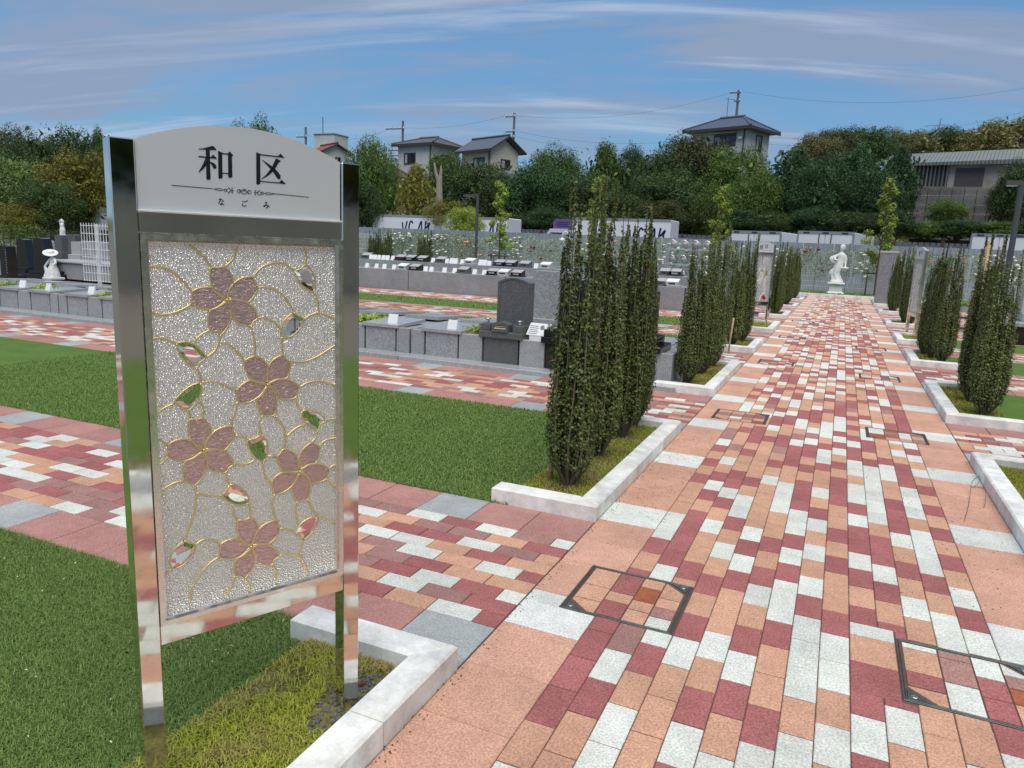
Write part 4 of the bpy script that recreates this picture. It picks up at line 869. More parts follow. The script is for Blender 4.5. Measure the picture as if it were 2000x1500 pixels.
# ------------------------------------------------------------------ other signs, pillar, lamps
def other_sign(loc, rz, label, red):
    t = thing('stained_glass_sign', label, 'sign', loc, rz); h = sign_frame(t)
    p_ = obj('glass_pane', MB().prism([(.068, .476), (.519, .476), (.519, 1.372), (.068, 1.372)], 'y', .016, .020), M_GPALE, t)
    for pl in ([(.10, .5), (.16, .5), (.26, .95), (.20, .98)], [(.07, .9), (.12, .9), (.45, 1.3), (.40, 1.34)], [(.24, .82), (.30, .78), (.36, 1.04), (.27, 1.06)], [(.38, .6), (.44, .62), (.42, .98), (.36, .9)], [(.28, 1.15), (.36, 1.05), (.40, 1.3), (.33, 1.36)]):
        obj('shard', MB().prism(pl, 'y', .011, .0155), M_GICE, p_)
    obj('shard', MB().prism([(.34, .56), (.42, .50), (.47, .52), (.42, .60)], 'y', .0105, .0155), M_GRED if red else M_GICE, p_)
    obj('shard', MB().prism([(.40, 1.0), (.44, .98), (.44, 1.08), (.40, 1.09)], 'y', .0105, .0155), M_GGRN, p_)
    for pl in ([(.07, .95), (.2, 1.02), (.38, 1.2), (.52, 1.33)], [(.07, .72), (.2, .86), (.36, .95), (.52, .93)], [(.16, .5), (.26, .8), (.30, 1.05), (.28, 1.36)], [(.3, .5), (.4, .7), (.44, .9), (.52, 1.1)]):
        obj('came', MB().tube([(p.x, .013, p.y) for p in crom(pl, 4)], .004, 5), M_MOULD, p_)
    m = MB()
    for pl in KU: m.prism([(p[0]/1000, p[1]/1000) for p in pl], 'y', .0068, .0079)
    obj('character', m, M_INK, h)
    m = MB()
    for (a, b, c, d) in ((.19, .20, 1.48, 1.565), (.175, .215, 1.535, 1.543), (.215, .225, 1.49, 1.57), (.24, .25, 1.485, 1.57), (.225, .25, 1.555, 1.565), (.225, .25, 1.52, 1.527)): m.box(a, b, .0068, .0079, c, d)
    obj('character', m, M_INK, h)
    return t
M_GPALE = glass('pale_panel_glass', (.82, .86, .88), .2, 'pebble', .3, .5); M_GICE = glass('white_panel_glass', (.9, .94, .95), .2, None, .7); M_GRED = mat('red_panel_glass', s2l(170, 30, 38), .1, spec=.5); M_GGRN = mat('green_panel_glass', s2l(150, 150, 30), .1, spec=.5)
other_sign((-.62, 13.42, 0), math.radians(48), 'distant steel signboard with white and red glass panel, left side of the path', True)
other_sign((2.2, 13.6, 0), math.radians(-80), 'distant steel signboard seen nearly edge on among the hollies on the right', False)
M_TILE = mat('mosaic_tile', s2l(140, 142, 146), .5, speck=(90, .1), vary=.08)
pl_ = thing('tiled_pillar', 'grey mosaic tiled gate pillar at the far right end of the path', 'pillar', (2.25, 23.2, -.02))
obj('core', MB().box(-.236, .236, -.236, .236, 0, 1.6), M_JOINT, pl_)
TLM = MB().box(-.0285, .0285, -.006, 0, -.0185, .0185, .0).mesh('tile', M_TILE); n_ = 0; tr = MB()
for r_ in range(40):
    for c in range(8):
        x = -.21+.06*c+(.0); z = .022+.04*r_
        if r_ % 5 != 9 and n_ < 290: link('tile', TLM, pl_, (x, -.236, z)); n_ += 1
        else: tr.box(x-.0285, x+.0285, -.242, -.236, z-.0185, z+.0185)
        tr.box(-.242, -.236, x-.0285, x+.0285, z-.0185, z+.0185)
stuff(obj('side_tiles', tr, M_TILE, pl_)); obj('coping', MB().rbox(-.26, .26, -.26, .26, 1.6, 1.66, .006), M_LGREY, pl_)
M_POLE = mat('lamp_pole_paint', s2l(74, 80, 84), .5); M_LAMPW = mat('white_lamp_paint', s2l(226, 228, 230), .4)
def lamp(px, pyt, Y, r_, label, side, al=.62):
    P_ = at(px, pyt, Y); t = thing('lamp_post', label, 'lamp post', (P_.x, P_.y, -.05)); h = P_.z+.05
    obj('pole', MB().tube([(0, 0, 0), (0, 0, h)], r_, 10), M_POLE, t); obj('base', MB().lathe([(r_*2.2, 0), (r_*2.2, .05), (r_*1.1, .09), (0, .09)], 12), M_POLE, t)
    ar = obj('arm', MB().box(*(sorted((0, side*al))), -r_, r_, h-.06, h+.03), M_POLE, t); obj('light_panel', MB().box(*(sorted((side*al*.3, side*al*.95))), -r_*.8, r_*.8, h-.075, h-.061), M_LAMPW, ar)
lamp(933, 381, 27.5, .065, 'dark grey street lamp with flat arm before the yellow green tree', -1)
lamp(1997, 356, 15.5, .055, 'dark grey street lamp leaning into the right edge of the view', -1, .26)
wlp = at(1112, 452, 24); t = thing('hook_lamp', 'white swan neck lamp behind the nearest hollies', 'lamp post', (wlp.x, 24, 0)); hh = wlp.z
obj('pole', MB().tube([(0, 0, 0), (0, 0, hh-.22)]+[(-.13+.13*math.cos(a), 0, hh-.22+.2*math.sin(a)) for a in [i*math.pi/8 for i in range(1, 9)]], .025, 8), M_LAMPW, t, smooth=True)
obj('shade', MB().lathe([(.03, 0), (.09, -.05), (.11, -.12), (.1, -.12), (.0, -.02)], 14, (-.26, 0, hh-.23)), M_LAMPW, t, smooth=True)

# ------------------------------------------------------------------ statues
M_MARB = mat('white_marble', s2l(232, 233, 230), .55, stain=(5, .1))
def remeshed(name, mb, m_, parent, vox, loc=(0, 0, 0), rz=0):
    o_ = obj(name, mb, m_, parent, loc=loc, rotz=rz); rm = o_.modifiers.new('join', 'REMESH'); rm.mode = 'VOXEL'; rm.voxel_size = vox; rm.use_smooth_shade = True
    sm = o_.modifiers.new('soft', 'SMOOTH'); sm.iterations = 3; sm.factor = .5; return o_
def loft(m, rings, n=20):   # rings: (z, cx, cy, rx, ry, folds)
    vs = []; fs = []
    for (z, cx, cy, rx, ry, fo) in rings:
        for k in range(n):
            a = 2*math.pi*k/n; f_ = 1+fo*math.sin(a*6+z*7)
            vs.append((cx+rx*f_*math.cos(a), cy+ry*f_*math.sin(a), z))
    for i in range(len(rings)-1):
        for k in range(n): fs.append((i*n+k, i*n+(k+1) % n, (i+1)*n+(k+1) % n, (i+1)*n+k))
    fs.append(tuple(range(n-1, -1, -1))); fs.append(tuple(range((len(rings)-1)*n, len(rings)*n))); m.add(vs, fs); return m
stt = thing('statue', 'white marble statue of a draped woman with a basket at the path end', 'statue', (.86, 29.2, -.02))
obj('pedestal', MB().rbox(-.33, .33, -.33, .33, 0, .05, .01).add([(-.33, -.33, .0505), (.33, -.33, .0505), (.33, .33, .0505), (-.33, .33, .0505), (-.23, -.23, .13), (.23, -.23, .13), (.23, .23, .13), (-.23, .23, .13)], [(3, 2, 1, 0), (4, 5, 6, 7), (0, 1, 5, 4), (1, 2, 6, 5), (2, 3, 7, 6), (3, 0, 4, 7)]).rbox(-.225, .225, -.225, .225, .1305, .40, .008).rbox(-.31, .31, -.31, .31, .401, .455, .015), M_MARB, stt)
m = MB(); loft(m, [(.45, 0, 0, .25, .24, 0), (.50, 0, 0, .25, .24, .02), (.56, .0, 0, .22, .2, .05), (.62, -.02, 0, .2, .18, .08), (.70, -.04, 0, .19, .16, .10), (.80, -.06, 0, .17, .15, .10), (.92, -.03, 0, .17, .15, .08), (1.05, .0, 0, .165, .14, .07), (1.18, .03, 0, .15, .125, .05), (1.30, .06, 0, .12, .105, .03), (1.40, .075, 0, .125, .10, .02), (1.50, .07, 0, .14, .10, .02), (1.56, .06, 0, .12, .08, 0), (1.60, .06, 0, .06, .055, 0), (1.66, .06, -.01, .05, .05, 0)])
m.M = Matrix.Translation((.07, -.015, 1.76)); m.lathe([(0, -.12), (.055, -.10), (.085, -.04), (.09, .03), (.075, .09), (.04, .12), (0, .125)], 16); m.M = None
m.lathe([(0, -.06), (.06, -.04), (.075, 0), (.05, .05), (0, .06)], 12, (.13, .04, 1.80)); m.lathe([(0, -.05), (.088, -.03), (.096, .015), (.075, .055), (0, .075)], 14, (.08, .0, 1.83)); m.lathe([(0, -.02), (.016, -.01), (.016, .01), (0, .02)], 8, (.05, -.095, 1.755))
m.tube([(.18, 0, 1.50), (.235, -.02, 1.36), (.24, -.05, 1.22), (.245, -.12, 1.08)], [.055, .048, .04, .03], 10)      # arm with the basket
m.tube([(.245, -.12, 1.08), (.25, -.13, 1.03)], [.032, .02], 8)
m.lathe([(.07, 0), (.12, .06), (.13, .11), (.10, .12), (0, .13)], 16, (.25, -.13, .93))
m.tube([(-.06, 0, 1.50), (-.16, -.04, 1.42), (-.14, -.13, 1.32), (-.02, -.15, 1.30)], [.055, .05, .042, .03], 10)
loft(m, [(1.18, -.18, 0, .06, .05, .05), (1.26, -.22, .0, .09, .06, .1), (1.36, -.24, 0, .12, .06, .1), (1.44, -.18, .02, .12, .06, .1), (1.50, -.08, .02, .09, .05, .05)])
loft(m, [(.72, -.24, 0, .05, .05, .1), (.80, -.22, 0, .09, .08, .1), (.90, -.18, .0, .09, .08, .1), (1.0, -.12, 0, .07, .06, .05)])
remeshed('figure', m, M_MARB, stt, .014)
gp = at(105, 545, 8); gs = thing('statue', 'white statue of a girl in a wide brimmed hat lifting her skirt', 'statue', (gp.x, 8, .34))
obj('plinth', MB().rbox(-.14, .14, -.14, .14, -.02, .02, .005), M_MARB, gs)
m = MB(); loft(m, [(.02, 0, 0, .12, .12, .06), (.10, .0, 0, .115, .11, .08), (.18, 0, 0, .095, .09, .08), (.25, .0, 0, .065, .06, .04), (.30, .01, 0, .06, .05, 0), (.36, .02, 0, .072, .05, 0), (.40, .02, 0, .05, .04, 0), (.44, .01, -.01, .025, .025, 0)])
m.lathe([(0, -.05), (.04, -.03), (.048, .0), (.04, .04), (0, .05)], 14, (0, -.02, .475))
m.M = Matrix.Translation((-.015, -.02, .505)) @ Matrix.Rotation(math.radians(22), 4, 'Y') @ Matrix.Rotation(math.radians(16), 4, 'X')
m.lathe([(.05, -.012), (.135, -.014), (.14, -.004), (.135, .004), (.068, .006), (.062, .035), (.04, .052), (0, .056)], 24); m.M = None
m.tube([(-.05, 0, .38), (-.12, -.02, .30), (-.18, -.04, .23)], [.028, .024, .018], 8); m.tube([(.08, 0, .38), (.12, -.02, .30), (.10, -.07, .26)], [.028, .024, .018], 8)
loft(m, [(.06, -.13, -.02, .03, .03, .1), (.12, -.155, -.03, .035, .03, .1), (.18, -.17, -.035, .03, .025, .1), (.23, -.18, -.04, .02, .02, 0)])
for k in range(5): m.tube([(-.17, -.04, .22), (-.12+.03*k, -.07, .12), (-.15+.06*k, -.09, .02)], [.014, .016, .02], 6)
remeshed('figure', m, M_MARB, gs, .008)
# left group of stones
LS = [('B', 10, 480, 545, 22, 9.0, 'big black gravestone with blossom carved edge at the left edge', 'box'), ('B', 46, 468, 548, 34, 11.5, 'black gravestone with sloping side behind the carved one', 'slope'), ('B', 80, 466, 545, 42, 10.8, 'tallest black gravestone with arched top left of the girl statue', 'slope'),
      ('L', 92, 470, 500, 14, 16, 'pale slab gravestone behind the black group', 'box'), ('G', 115, 459, 492, 20, 15, 'upright slate grey gravestone behind the girl statue', 'box'), ('G', 141, 458, 490, 22, 17, 'grey gravestone under the white figurine', 'box'), ('L', 149, 472, 497, 27, 14, 'white rounded gravestone behind the girl statue', 'box'), ('L', 173, 471, 498, 20, 15.5, 'pale arched gravestone behind the wire mesh', 'box'), ('L', 195, 474, 500, 18, 15, 'pale gravestone nearest the sign behind the wire mesh', 'box')]
for k, px, yt, yb, w, Y, lab, sh in LS:
    a = at(px, yt, Y); b = at(px, yb, Y); sc__ = (Vector(a)-CAMP).dot(FW)/F; W_ = w*sc__; t = thing('gravestone', lab, 'gravestone', (b.x, Y, 0)); M_ = {'B': M_BLACK, 'L': M_LGREY, 'G': M_GRAND}[k]; zb = max(.2, b.z); h = a.z-zb
    obj('base', MB().rbox(-W_*.8, W_*.8, -.2, .5, 0, zb*.6, .01), M_, t); obj('step', MB().rbox(-W_*.66, W_*.66, -.08, .4, zb*.601, zb, .008), M_, t)
    pr = [(-W_/2, 0), (W_/2, 0), (W_/2, h*.97), (W_*.3, h), (-W_*.3, h), (-W_/2, h*.97)] if sh == 'box' else [(-W_/2, 0), (W_/2*1.3, 0), (W_*.35, h), (W_*.0, h*1.02), (-W_*.35, h)]
    s_ = obj('stone', MB().prism(pr, 'y', 0, .22), M_, t, loc=(0, 0, zb+.001))
    if px == 10:
        for q in range(10): obj('blossom', MB().lathe([(.012, 0), (.014, .004), (0, .005)], 5, (0, 0, 0)), M_GRANT, s_, loc=(W_*.42-.012*(q % 2), -.001, h*(.1+.085*q))).rotation_euler = (math.pi/2, 0, 0)
lowb = at(150, 520, 11); t = thing('grave_bank', 'low pale granite grave kerb beyond the girl statue', 'grave plot', (lowb.x, 11.5, 0)); obj('kerb', MB().rbox(-1.6, 2.4, -.3, .6, 0, .42, .01), M_GRAN, t); obj('cap', MB().rbox(-1.65, 2.45, -.35, .65, .421, .47, .008), M_LGREY, t)
fg = at(123, 465, 17.5); ft = at(123, 430, 17.5); t = thing('statue', 'slim white figurine standing above the far gravestones on the left', 'statue', (fg.x, 17.5, 0)); hh = ft.z-fg.z
obj('column', MB().rbox(-.16, .16, -.16, .16, 0, fg.z, .01), M_GRAN, t); m = MB(); loft(m, [(0, 0, 0, .13, .13, .03), (hh*.2, 0, 0, .1, .1, .06), (hh*.45, .01, 0, .11, .09, .05), (hh*.62, 0, 0, .08, .07, 0), (hh*.76, 0, 0, .1, .07, 0), (hh*.82, 0, 0, .04, .04, 0)]); m.lathe([(0, -.06), (.05, -.03), (.055, .02), (0, .07)], 10, (0, 0, hh*.92)); m.tube([(-.09, 0, hh*.76), (-.12, -.02, hh*.95), (0, -.02, hh*1.06), (.11, 0, hh*.95), (.09, 0, hh*.76)], .025, 6); remeshed('figure', m, M_MARB, t, .02, (0, 0, fg.z))
# dark grave at the right edge
rg = thing('gravestone', 'dark grave with pale framed stone at the right edge behind the hollies', 'gravestone', (4.35, 13.9, 0))
obj('base', MB().rbox(-.6, 1.4, -.2, 1.2, 0, .32, .01), M_BLACK, rg); obj('cap', MB().rbox(-.62, 1.42, -.24, 1.22, .321, .40, .01), M_GRANT, rg); obj('step', MB().rbox(-.3, .5, .1, .7, .401, .55, .01), M_GRANT, rg)
obj('stone', MB().sheet([[(-.3, 0), (.5, 0), (.5, .5), (.1, .56), (-.3, .5)], [(-.2, .1), (.4, .1), (.4, .38), (-.2, .38)]], 'y', .2, .5), M_LGREY, rg, loc=(0, 0, .551)); obj('inset', MB().box(-.2, .4, .3, .4, .65, .93), M_BLACK, rg)
# cable loop on the right kerb
M_CAB = mat('cable_rubber', s2l(104, 100, 92), .6)
c_ = gz(1908, 948, .05); pts = [(c_.x-.14, c_.y-.62, .003), (c_.x-.10, c_.y-.42, .004), (c_.x-.06, c_.y-.2, .006)]+[(c_.x+.02*math.cos(a)-.01, c_.y+.055*math.sin(a), .07+.035*math.cos(a)) for a in [math.pi+i*.7 for i in range(10)]]+[(c_.x+.03, c_.y-.06, .05), (c_.x+.02, c_.y-.2, .02), (c_.x, c_.y-.3, .004)]
q = [Vector(p) for p in pts]
def crom3(P_, k=5):
    o = []
    for i in range(len(P_)-1):
        a = P_[i-1] if i else P_[0]*2-P_[1]; b, c = P_[i], P_[i+1]; d = P_[i+2] if i+2 < len(P_) else P_[-1]*2-P_[-2]
        for j in range(k): t = j/k; o.append(.5*((2*b)+(c-a)*t+(2*a-5*b+4*c-d)*t*t+(-a+3*b-3*c+d)*t*t*t))
    return o+[P_[-1]]
tag(obj('cable', MB().tube(crom3(q), .0016, 6), M_CAB, smooth=True), 'thin dark cable looped over the near right kerb', 'cable')
# ------------------------------------------------------------------ columnar hollies
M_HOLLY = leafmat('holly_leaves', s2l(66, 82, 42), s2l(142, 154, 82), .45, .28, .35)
M_TWIG = mat('holly_stems', s2l(104, 96, 78), .8, speck=(200, .3))
def holly(seed, H, Rm, nsh, per, L):
    g = np.random.default_rng(seed); stems = MB(); PP = []; NN = []; LL = []
    for s in range(nsh):
        a = g.uniform(0, 2*np.pi); rr = Rm*math.sqrt(g.uniform(.05, 1)); h = H*(g.uniform(.52, .88) if s > 6 else g.uniform(.86, 1.06))*(1-.08*(rr/Rm)**2)
        kx, ky = g.normal(0, .02, 2); pts = []
        for i in range(9):
            t = i/8; r_ = .014+(rr-.014)*min(1, (t/.24))**.55*(1-.3*max(0, (t-.5)/.5)**1.3); pts.append(np.array([r_*math.cos(a)+kx*t, r_*math.sin(a)+ky*t, h*t]))
        stems.tube([tuple(p) for p in pts], [.0065*(1-.8*i/8)+.0012 for i in range(9)], 4)
        n = int(per*h/H*1.25); t = np.clip(g.beta(1.1, 1.1, n)*.88+.12, 0, 1); t = t[g.random(n) < .55+.45*np.sin(t*g.uniform(16, 30)+g.uniform(0, 6))+.35*(t < .5)]; n = len(t); idx = np.clip((t*8).astype(int), 0, 7); fr = t*8-idx; Pq = np.array(pts)
        c = Pq[idx]*(1-fr)[:, None]+Pq[idx+1]*fr[:, None]
        cl = .040*np.clip((1.03-t)/.4, .26, 1)*np.clip((t-.04)/.12, .45, 1); aa = g.uniform(0, 2*np.pi, n); rad = cl*np.sqrt(g.random(n))
        off = np.stack([np.cos(aa)*rad, np.sin(aa)*rad, g.normal(0, .012, n)], 1); PP.append(c+off); od = off.copy(); od[:, 2] = 0
        out_ = c.copy(); out_[:, 2] = 0; NN.append(od/np.maximum(rad, 1e-4)[:, None]*.7+out_/Rm*.6+np.array([0, 0, .55])+g.normal(0, .45, (n, 3))); LL.append(g.uniform(.65, 1.25, n)*L)
    # a few short side sprays low on the trunk
    V, Fq = leaves(np.concatenate(PP), np.concatenate(NN), np.concatenate(LL), .58, seed); n = len(V)//4
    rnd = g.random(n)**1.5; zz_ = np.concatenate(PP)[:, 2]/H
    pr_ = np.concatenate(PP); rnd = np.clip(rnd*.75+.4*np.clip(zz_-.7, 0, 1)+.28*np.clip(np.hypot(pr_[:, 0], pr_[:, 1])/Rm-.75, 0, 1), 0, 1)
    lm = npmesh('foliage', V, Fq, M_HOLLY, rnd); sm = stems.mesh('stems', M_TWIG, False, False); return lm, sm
HV = [holly(101, 1.72, .135, 34, 900, .0215), holly(102, 1.72, .125, 32, 900, .0215), holly(103, 1.72, .145, 36, 880, .0215), holly(104, 1.72, .13, 32, 900, .0215), holly(105, 1.3, .10, 9, 260, .024)]
HP = [(-.30, 2.16, 1.76, 0, 'nearest left bed, first from the camera'), (-.33, 2.82, 1.86, 1, 'nearest left bed, second from the camera'), (-.33, 3.42, 1.76, 2, 'nearest left bed, third from the camera'), (-.34, 3.78, 1.55, 3, 'nearest left bed, fourth and shortest'),
      (-.34, 5.92, 1.50, 2, 'second left bed by the black gravestone, first in line'), (-.31, 6.62, 1.52, 1, 'second left bed by the black gravestone, middle one'), (-.31, 7.28, 1.76, 0, 'second left bed by the black gravestone, last and tallest'),
      (-.36, 9.50, 1.58, 1, 'third left bed, front one of two'), (-.30, 10.25, 1.76, 2, 'third left bed, rear one of two'), (-.30, 16.1, 1.62, 3, 'bed just past the far left signboard, front one'), (-.30, 16.75, 1.7, 0, 'bed just past the far left signboard, rear one'),
      (-.30, 19.75, 1.66, 1, 'sixth left bed, front one'), (-.30, 20.3, 1.72, 2, 'sixth left bed, rear one'), (-.30, 23.1, 1.7, 3, 'farthest left bed by the statue, front one'), (-.30, 23.8, 1.66, 0, 'farthest left bed by the statue, rear one'),
      (2.36, 6.02, 1.60, 2, 'nearest right bed that shows whole, front one'), (2.34, 6.72, 1.70, 0, 'nearest right bed that shows whole, middle one'), (2.42, 7.35, 1.62, 3, 'nearest right bed that shows whole, rear one'),
      (2.40, 9.72, 1.62, 1, 'second right bed, front one of three'), (2.32, 10.2, 1.70, 3, 'second right bed, middle one of three'), (2.28, 10.62, 1.52, 2, 'second right bed, rear one of three'), (2.44, 16.0, 1.62, 0, 'right bed behind the edge on signboard, front one'), (2.38, 16.6, 1.70, 1, 'right bed behind the edge on signboard, rear one'), (2.36, 19.9, 1.72, 2, 'right bed beside the tiled pillar, front one'), (2.34, 20.4, 1.7, 3, 'right bed beside the tiled pillar, rear one'),
      (2.42, 3.80, 1.10, 4, 'right edge of the photo, thin sparse one')]
for i, (x, y, h, v, lab) in enumerate(HP):
    t = thing('columnar_holly', 'dark green columnar holly, '+lab, 'shrub', (x, y, .02), i*2.1, 'columnar hollies along the path'); t.scale = (1, 1, h/(1.72 if v < 4 else 1.3))
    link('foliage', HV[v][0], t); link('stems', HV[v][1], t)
for j, (px, Y, h) in enumerate(((727, 24, 1.75), (741, 24.3, 1.85), (756, 24.1, 1.9), (823, 24.4, 1.7), (836, 24.2, 1.85))):
    t = thing('columnar_conifer', 'dark columnar conifer behind the granite wall, %s from the sign' % ('first', 'second', 'third', 'fourth', 'fifth')[j], 'shrub', (at(px, 480, Y).x, Y, -.03), j*1.7, 'dark conifers behind the wall'); t.scale = (1.5, 1.5, h/1.72)
    link('foliage', HV[j % 4][0], t); link('stems', HV[j % 4][1], t)
M_BAMB = mat('bamboo_stake', s2l(176, 150, 112), .6, stain=(14, .25), speck=(60, .1))
def stake(px, py, dx, dy, h, lab, r_=.017):
    b = gz(px, py, .02); t = thing('bamboo_stake', lab, 'stake', (b.x, b.y, 0), 0, 'bamboo stakes by the hollies')
    obj('cane', MB().tube([(0, 0, -.05), (dx*.5, dy*.5, h*.5), (dx, dy, h)], [r_, r_*.96, r_*.92], 10), M_BAMB, t, smooth=True)
    for q in (.14, .42, .7): obj('node', MB().tube([(dx*q, dy*q, h*q-.004), (dx*q, dy*q, h*q+.004)], r_*1.12, 10), M_BAMB, t)
stake(1070, 940, .03, .12, .62, 'thick bamboo stake leaning at the foot of the first holly')
stake(1330, 752, .0, .1, .5, 'bamboo stake at the front holly of the second left bed', .013)
stake(1905, 790, .0, .08, .55, 'bamboo stake between the hollies of the nearest whole right bed', .016)
stake(1897, 778, -.02, .3, 1.62, 'tall bamboo stake whose cut top shows among the right hollies', .022)
stake(1422, 688, .02, .1, .5, 'bamboo stake at the third left bed', .013)

# ------------------------------------------------------------------ broadleaf trees
GREENS = {'dark': (s2l(49, 67, 38), s2l(85, 109, 57)), 'dark2': (s2l(47, 73, 45), s2l(77, 109, 64)), 'mid': (s2l(66, 91, 39), s2l(109, 133, 61)), 'olive': (s2l(93, 94, 36), s2l(140, 138, 59)), 'brown': (s2l(66, 73, 44), s2l(100, 106, 64)),
          'light': (s2l(126, 148, 52), s2l(178, 192, 92)), 'bamboo': (s2l(98, 100, 56), s2l(146, 142, 92)), 'weep': (s2l(82, 106, 56), s2l(132, 154, 88))}
LM = {k: leafmat('leaves_'+k, a, b, .55, .22, .3) for k, (a, b) in GREENS.items()}
M_BARK = mat('bark', s2l(84, 76, 66), .9, speck=(12, .3), bump=(20, .6)); M_DEAD = mat('dead_wood', s2l(150, 140, 126), .9, speck=(12, .2))
def crown(seed, kind, m_, ncl=72, per=250, L=.046):
    g = np.random.default_rng(seed); PP = []; NN = []; LL = []
    for c in range(ncl):
        d = g.normal(0, 1, 3); d[2] = d[2]*.9+.25; d /= np.linalg.norm(d); rad = g.uniform(.5, .82)
        z = d[2]*rad
        sc_ = np.array([1, 1, 1.0])
        if kind == 'cone': w = np.clip(1-(z+1)/2*.85, .15, 1); c0 = np.array([d[0]*rad*w*1.2, d[1]*rad*w*1.2, z])
        elif kind == 'weep': c0 = d*rad*np.array([1, 1, 1.0])
        else: c0 = d*rad
        rc = g.uniform(.2, .34)*(1 if kind != 'cone' else .8); n = int(per*(rc/.27)**2)
        dd = g.normal(0, 1, (n, 3)); dd[:, 2] = dd[:, 2]*.8+.3; dd /= np.linalg.norm(dd, axis=1)[:, None]
        r_ = rc*g.uniform(.55, 1.08, n); p = c0+dd*r_[:, None]
        if kind == 'weep': p[:, 2] -= np.abs(g.normal(0, .18, n))*(np.abs(p[:, 0])+np.abs(p[:, 1]))
        PP.append(p); NN.append(dd+g.normal(0, .5, (n, 3))+np.array([0, 0, .3])); LL.append(g.uniform(.6, 1.35, n)*L)
    n = 700; d = g.normal(0, .33, (n, 3)).clip(-.75, .75); PP.append(d); NN.append(g.normal(0, 1, (n, 3))); LL.append(np.full(n, .16))
    # stray twigs break the outline
    n = 160; d = g.normal(0, 1, (n, 3)); d /= np.linalg.norm(d, axis=1)[:, None]; PP.append(d*g.uniform(.8, 1.03, n)[:, None]*(np.array([1, 1, 1]) if kind != 'cone' else np.array([.6, .6, 1]))); NN.append(g.normal(0, 1, (n, 3))); LL.append(np.full(n, L*.9))
    P_ = np.concatenate(PP); V, Fq = leaves(P_, np.concatenate(NN), np.concatenate(LL), .55, seed); return npmesh('crown', V, Fq, m_, g.random(len(P_)))
CR = {}
def getcrown(kind, col, v):
    k = (kind, col, v)
    if k not in CR: CR[k] = crown(hash_(k), kind, LM[col])
    return CR[k]
def hash_(k): return sum(ord(c)*(i+3) for i, c in enumerate(str(k))) % 99991
def trunk(h, r_, seed, spread):
    g = random.Random(seed); m = MB(); p = [(0, 0, -.3), (g.uniform(-.1, .1), 0, h*.35), (g.uniform(-.2, .2), g.uniform(-.2, .2), h*.7), (0, 0, h)]
    m.tube(p, [r_*1.2, r_, r_*.7, r_*.3], 8)
    for k in range(6):
        a = g.uniform(0, 6.28); z = h*g.uniform(.45, .75); m.tube([(0, 0, z), (math.cos(a)*spread*.4, math.sin(a)*spread*.4, z+h*.15), (math.cos(a)*spread*.75, math.sin(a)*spread*.75, z+h*.28)], [r_*.5, r_*.3, r_*.1], 5)
    return m
